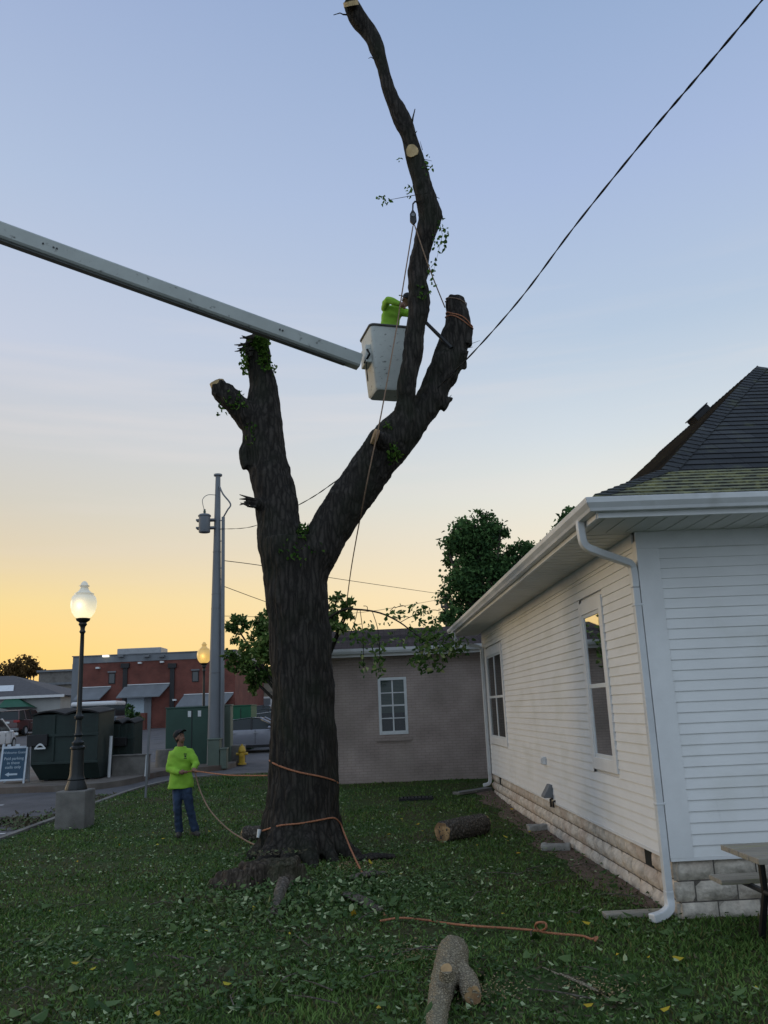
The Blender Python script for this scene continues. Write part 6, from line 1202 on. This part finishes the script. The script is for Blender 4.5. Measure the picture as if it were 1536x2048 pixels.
def longlimb(mb, pts):
    q = smooth_path([P(622, 1262, 20.6), P(680, 1222, 19.6), P(715, 1219, 19.2), P(760, 1226, 18.9), (P(800, 1245, 18.7)), P(840, 1275, 18.6), P(880, 1296, 18.6), P(915, 1300, 18.6)], 5)
    mb.tube(q, [.032 - .026 * i / (len(q) - 1) for i in range(len(q))], seg=6)
    for x, y, rx, ry, n in ((735, 1275, 26, 24, 70), (757, 1305, 14, 32, 80), (725, 1330, 8, 26, 30), (757, 1340, 9, 14, 30), (692, 1272, 22, 24, 30), (820, 1225, 18, 10, 20), (785, 1228, 8, 12, 9), (850, 1260, 40, 26, 170), (880, 1290, 42, 30, 220), (905, 1300, 34, 18, 80), (845, 1318, 26, 26, 130), (862, 1330, 26, 14, 60), (835, 1220, 22, 14, 30), (790, 1222, 26, 12, 12), (725, 1248, 18, 14, 16), (775, 1248, 20, 8, 10), (850, 1228, 24, 14, 40), (925, 1285, 22, 14, 26), (800, 1275, 22, 22, 30)):
        for _ in range(int(n * .62)):
            a = rng.uniform(0, 2 * PI); r = math.sqrt(rng.uniform()); p = P(x + rx * r * math.cos(a), y + ry * r * math.sin(a), 18.6 + rng.uniform(-.35, .35)); pts.append(np.array([p]))
    for x0, y0, x1, y1 in ((745, 1224, 760, 1300), (757, 1290, 757, 1345), (720, 1219, 727, 1335), (840, 1275, 845, 1325), (800, 1245, 845, 1226), (845, 1226, 880, 1222), (790, 1240, 820, 1235), (715, 1219, 700, 1270), (860, 1290, 900, 1275), (780, 1222, 790, 1214), (735, 1222, 727, 1212), (790, 1216, 812, 1214)):
        mb.tube(smooth_path([P(x0, y0, 18.8), P((x0 + x1) / 2 + 3, (y0 + y1) / 2 - 4, 18.7), P(x1, y1, 18.6)], 3), .008, seg=4)
bt = P(618, 1555, 20.9); foliage_tree('leafy_tree', 'leafy tree behind the trunk with one long drooping branch toward the house', [(478, 1262, 26, 22.5), (515, 1270, 34, 22), (490, 1305, 38, 22.3), (525, 1330, 36, 22), (505, 1358, 22, 22), (540, 1245, 26, 22), (475, 1330, 22, 22.5), (575, 1300, 60, 21), (655, 1225, 26, 20.5), (672, 1205, 18, 20), (668, 1245, 24, 20), (690, 1225, 16, 20), (700, 1212, 10, 20), (600, 1240, 50, 21)], (bt.x, 20.9, gz(20.9)), None, 7200, .115, l_tree2, .10, clump=12, cs=.62, extra=longlimb)
for px, py, r, Y, lab in ((10, 1338, 24, 132, 'sparse far tree at the very left edge'), (42, 1338, 22, 130, 'sparse far tree right above the skylight'), (62, 1335, 16, 128, 'small round far tree next to the tiny poles')):
    p = P(px, py, Y); foliage_tree('far_tree', lab, [(px, py, r, Y), (px - r * .5, py + 8, r * .7, Y), (px + r * .5, py + 8, r * .7, Y)], (p.x, Y, gz(Y)), None, 900, .42, l_far, .22, clump=12, cs=1.5, group='far trees at the left')
p = P(264, 1412, 57); foliage_tree('evergreen_shrub', 'small conical evergreen before the shop window of the red brick building', [(263, 1412, 8, 57), (263, 1422, 12, 57), (263, 1432, 16, 57), (250, 1434, 11, 57), (276, 1434, 10, 57), (263, 1442, 18, 57)], (p.x, 57, gz(57)), None, 900, .16, l_tree, .05, clump=12, cs=.7)
b0 = P(1165, 1000, 40); foliage_tree('large_tree', 'treetop just showing over the front gutter corner of the white house', [(1150, 1030, 20, 40), (1140, 1045, 26, 40), (1165, 1050, 24, 40), (1150, 1090, 50, 40), (1125, 1130, 50, 40), (1180, 1130, 50, 40), (1150, 1175, 60, 40)], (b0.x, 40, gz(40)), None, 5200, .22, l_tree, .3, clump=12, cs=1.1)

# ------------------------------------------------------------------ picnic table by the house
tt = G(1500, 1722, 0); y0 = 6.55; pA = Zp(1517, 1718, .76)
pt = thing('picnic_table', 'grey weathered picnic table on black legs at the right edge in front of the house', 'picnic table', (pA.x, pA.y, 0), .033); Lt = 1.9
cR = P(1450, 1690, 7.2); wt = .72
mb = MB()
for k in range(4): mb.box(0, Lt, k * wt / 4 + .004, (k + 1) * wt / 4 - .004, .715, .76)
mb.build('tabletop', m_wood, pt, bevel=.006)
mb = MB()
for k in range(2): mb.box(.02, Lt, wt + .12 + k * .14 + .003, wt + .12 + (k + 1) * .14 - .003, .41, .45)
mb.build('seat', m_wood, pt, bevel=.005); mb = MB()
for k in range(2): mb.box(.02, Lt, -.42 + k * .14 + .003, -.42 + (k + 1) * .14 - .003, .41, .45)
mb.build('seat', m_wood, pt, bevel=.005)
for x in (.28, Lt - .28):
    mb = MB(); 
    for y in (.12, wt - .12): mb.tube([(x, y, .70), (x, y, .38), (x, y + (.18 if y > .3 else -.18), .0)], .03, seg=8)
    mb.tube([(x, .1, .69), (x, wt - .1, .69)], .025, seg=8); mb.tube([(x, -.40, .395), (x, wt + .38, .395)], .025, seg=8); mb.build('leg_frame', m_black, pt, smooth='auto')

# ------------------------------------------------------------------ grass, fallen leaves, debris
HR = Matrix.Rotation(-HYAW, 3, 'Z')
def in_house(x, y): p = HR @ Vector((x - HA.x, y - HA.y, 0)); return p.x > -.02 and p.y > -.02
def dens(x, y): return .5 + .5 * noise.noise(Vector((x * .55, y * .55, 1.7))) + .35 * noise.noise(Vector((x * 2.1, y * 2.1, 4)))
def dirtd(x, y):                                            # how bare the earth is here, 0..1
    p = HR @ Vector((x - HA.x, y - HA.y, 0)); d = 0
    if p.y > .3 and -1.25 < p.x < 0: d = max(0, .95 + p.x * 1.35 + .3 * noise.noise(Vector((x * 2, y * 2, 0))))
    for cx_, cy_, r in ((-1.0, 8.1, .7), (.3, 8.4, .45), (.9, 6.7, .8), (-1.6, 7.3, .8), (-4.5, 13, 1.2)):
        q = math.hypot(x - cx_, y - cy_) / r
        if q < 1.2: d = max(d, (1.2 - q) * (.8 + .8 * noise.noise(Vector((x * 3, y * 3, 2)))))
    return min(1, d)
def make_blades():
    zones = [(4.7, 7.6, 2100, .075), (7.6, 10, 1500, .072), (10, 13.5, 800, .07), (13.5, 18, 380, .075), (18, 25.6, 170, .085)]
    P0 = []; H0 = []
    for y0, y1, dn, h in zones:
        xa, xb = max(-7.1, -.56 * y1 - .8), min(.56 * y1 + .5, 8.0); n = int(dn * (y1 - y0) * (xb - xa)); X = rng.uniform(xa, xb, n); Yv = rng.uniform(y0, y1, n)
        for x, y in zip(X, Yv):
            if not on_lawn(x, y) or in_house(x, y) or y > BY - .05 and x > bl: continue
            dd_ = dens(x, y); bare = dirtd(x, y)
            if rng.uniform() < bare * .97 or math.hypot(x - tb.x, y - tb.y) < .62: continue
            if rng.uniform() > .45 + .6 * dd_: continue
            P0.append((x, y, lz(x, y) - .004)); H0.append(h * .62 * (.45 + .75 * max(0, dd_)) * rng.uniform(.5, 1.3))
    p = np.array(P0); h = np.array(H0); n = len(p); a = rng.uniform(0, 2 * PI, n); wd = .0045 + p[:, 1] * .00042
    s = np.stack([np.cos(a), np.sin(a), np.zeros(n)], 1); lean = np.stack([np.cos(a + 1.57 + rng.normal(0, .5, n)), np.sin(a + 1.57), np.zeros(n)], 1) * (h * rng.uniform(.3, 1.5, n))[:, None]
    up = np.zeros((n, 3)); up[:, 2] = h
    v = np.stack([p - s * wd[:, None], p + s * wd[:, None], p + up * .6 + lean * .35 + s * (wd * .7)[:, None], p + up * .6 + lean * .35 - s * (wd * .7)[:, None], p + up + lean], 1).reshape(-1, 3)
    f = (np.arange(n)[:, None] * 5 + np.array([[0, 1, 2, 3, 3, 2, 4]])).reshape(-1); me = bpy.data.meshes.new('grass'); me.vertices.add(5 * n); me.vertices.foreach_set('co', v.ravel())
    me.loops.add(7 * n); me.loops.foreach_set('vertex_index', f); me.polygons.add(2 * n); ls = (np.arange(n)[:, None] * 7 + np.array([[0, 4]])).reshape(-1); me.polygons.foreach_set('loop_start', ls); me.polygons.foreach_set('loop_total', np.tile([4, 3], n))
    me.update(calc_edges=True); me.materials.append(l_lawn); print('blades', n); tag(obj_of(me, 'grass'), 'short dark green grass of the lawn', 'grass', kind='stuff')
make_blades()
def scatter(n, area, size, mat, name, label, cat, keep=None, lift=(.02, .07), flat=.75, asp=.7, bias=None):
    x0, x1, y0, y1 = area; o = []
    while len(o) < n:
        x, y = rng.uniform(x0, x1), y0 + (y1 - y0) * rng.uniform() ** 1.2
        if abs(x) > .56 * y + .8 or not on_lawn(x, y) or in_house(x, y) or math.hypot(x - tb.x, y - tb.y) < .7: continue
        if keep and not keep(x, y): continue
        o.append((x, y, lz(x, y) + rng.uniform(*lift)))
    tag(obj_of(leaves_mesh(o, size, mat, name, flat=flat, asp=asp, var=.5), name), label, cat, kind='stuff')
def clumpy(x, y): 
    d = .5 + .9 * noise.noise(Vector((x * .8, y * .8, 12))) + .5 * noise.noise(Vector((x * 2.7, y * 2.7, 5))); near = math.exp(-((x + .5) ** 2 / 7 + (y - 9) ** 2 / 14)); left = .55 if x < 0 else .15; return rng.uniform() < d * (left + .8 * near)
scatter(15000, (-9, 5, 5.4, 21), .040, l_fallen, 'fallen_leaves', 'green fallen leaves strewn over the grass around the tree', 'leaves', clumpy)
scatter(260, (-4, 3.5, 5.4, 11), .10, l_fallen, 'fallen_leaves', 'larger fallen leaves and sprigs lying in the near grass', 'leaves', clumpy, lift=(.03, .08), flat=.7)
scatter(1300, (-3.2, 2.5, 8.3, 11.4), .055, l_fallen, 'fallen_leaves', 'leafy litter heaped at the front foot of the tree', 'leaves', lambda x, y: rng.uniform() < math.exp(-((x + 1) ** 2 / 1.2 + (y - 9.9) ** 2 / 1.0)), lift=(.02, .13), flat=.4)
scatter(60, (-5, 4, 5.6, 17), .06, l_yellow, 'yellow_leaves', 'scattered yellow leaves on the grass', 'leaves', lambda x, y: x > -2 or rng.uniform() < .4, lift=(.05, .09))
scatter(3000, (-3, 3, 5.4, 18), .045, l_debris, 'wood_debris', 'brown bark crumbs and dry litter in the bare patches', 'debris', lambda x, y: dirtd(x, y) > .15 or rng.uniform() < .1, lift=(.01, .03), flat=.9, asp=.35)
l_saw = leaf_mat('sawdust', (.22, .15, .07), (.42, .31, .17), trans=.05, sc=4)
def sawd(x, y):
    w_ = max(math.exp(-((x - cx_) ** 2 + (y - cy_) ** 2) / r_) for cx_, cy_, r_ in ((fp[2].x + .35, fp[2].y + .1, .05), (fp[4].x - .3, fp[4].y + .25, .08), (G(886, 1690).x - .2, G(886, 1690).y, .05), (tb.x + .9, tb.y - 1.2, .12), (1.35, 6.55, .05)))
    return rng.uniform() < w_
scatter(900, (-2.5, 3, 5.6, 13), .018, l_saw, 'sawdust', 'pale sawdust and wood chips in the grass beside the sawn logs', 'sawdust', sawd, lift=(.02, .045), flat=.7, asp=.6)
tws = MB()
for _ in range(45):
    x, y = rng.uniform(-3.5, 3), rng.uniform(5.8, 11); 
    if in_house(x, y) or math.hypot(x - tb.x, y - tb.y) < 1: continue
    a = rng.uniform(0, PI); L_ = rng.uniform(.12, .55); z = lz(x, y) + .05; d = Vector((math.cos(a), math.sin(a), 0)); tws.tube([Vector((x, y, z)) - d * L_ / 2, Vector((x, y, z + .02)) + Vector((-d.y, d.x, 0)) * .03, Vector((x, y, z)) + d * L_ / 2], [.006, .005, .002], seg=5)
tag(tws.build('twig_litter', m_bark2), 'thin twigs scattered in the grass', 'twigs', kind='stuff')
o = []
for _ in range(2600):
    if rng.uniform() < .6: y = 18.9 + rng.normal() * .45; x = -7.3 - abs(rng.normal()) * 1.9
    else: y = rng.uniform(17.5, 22.5); x = edge_x(y) - .15 - abs(rng.normal()) * .35
    if noise.noise(Vector((x * 1.3, y * 1.7, 6))) < -.12: continue
    o.append((x, y, gz(y) - .05 + rng.uniform(0, .035)))
tag(obj_of(leaves_mesh(o, .10, l_debris, 'leaf_litter', flat=.8, asp=.5, var=.6), 'pavement_litter'), 'drift of leaf litter on the asphalt left of the lawn', 'leaf litter', kind='stuff')
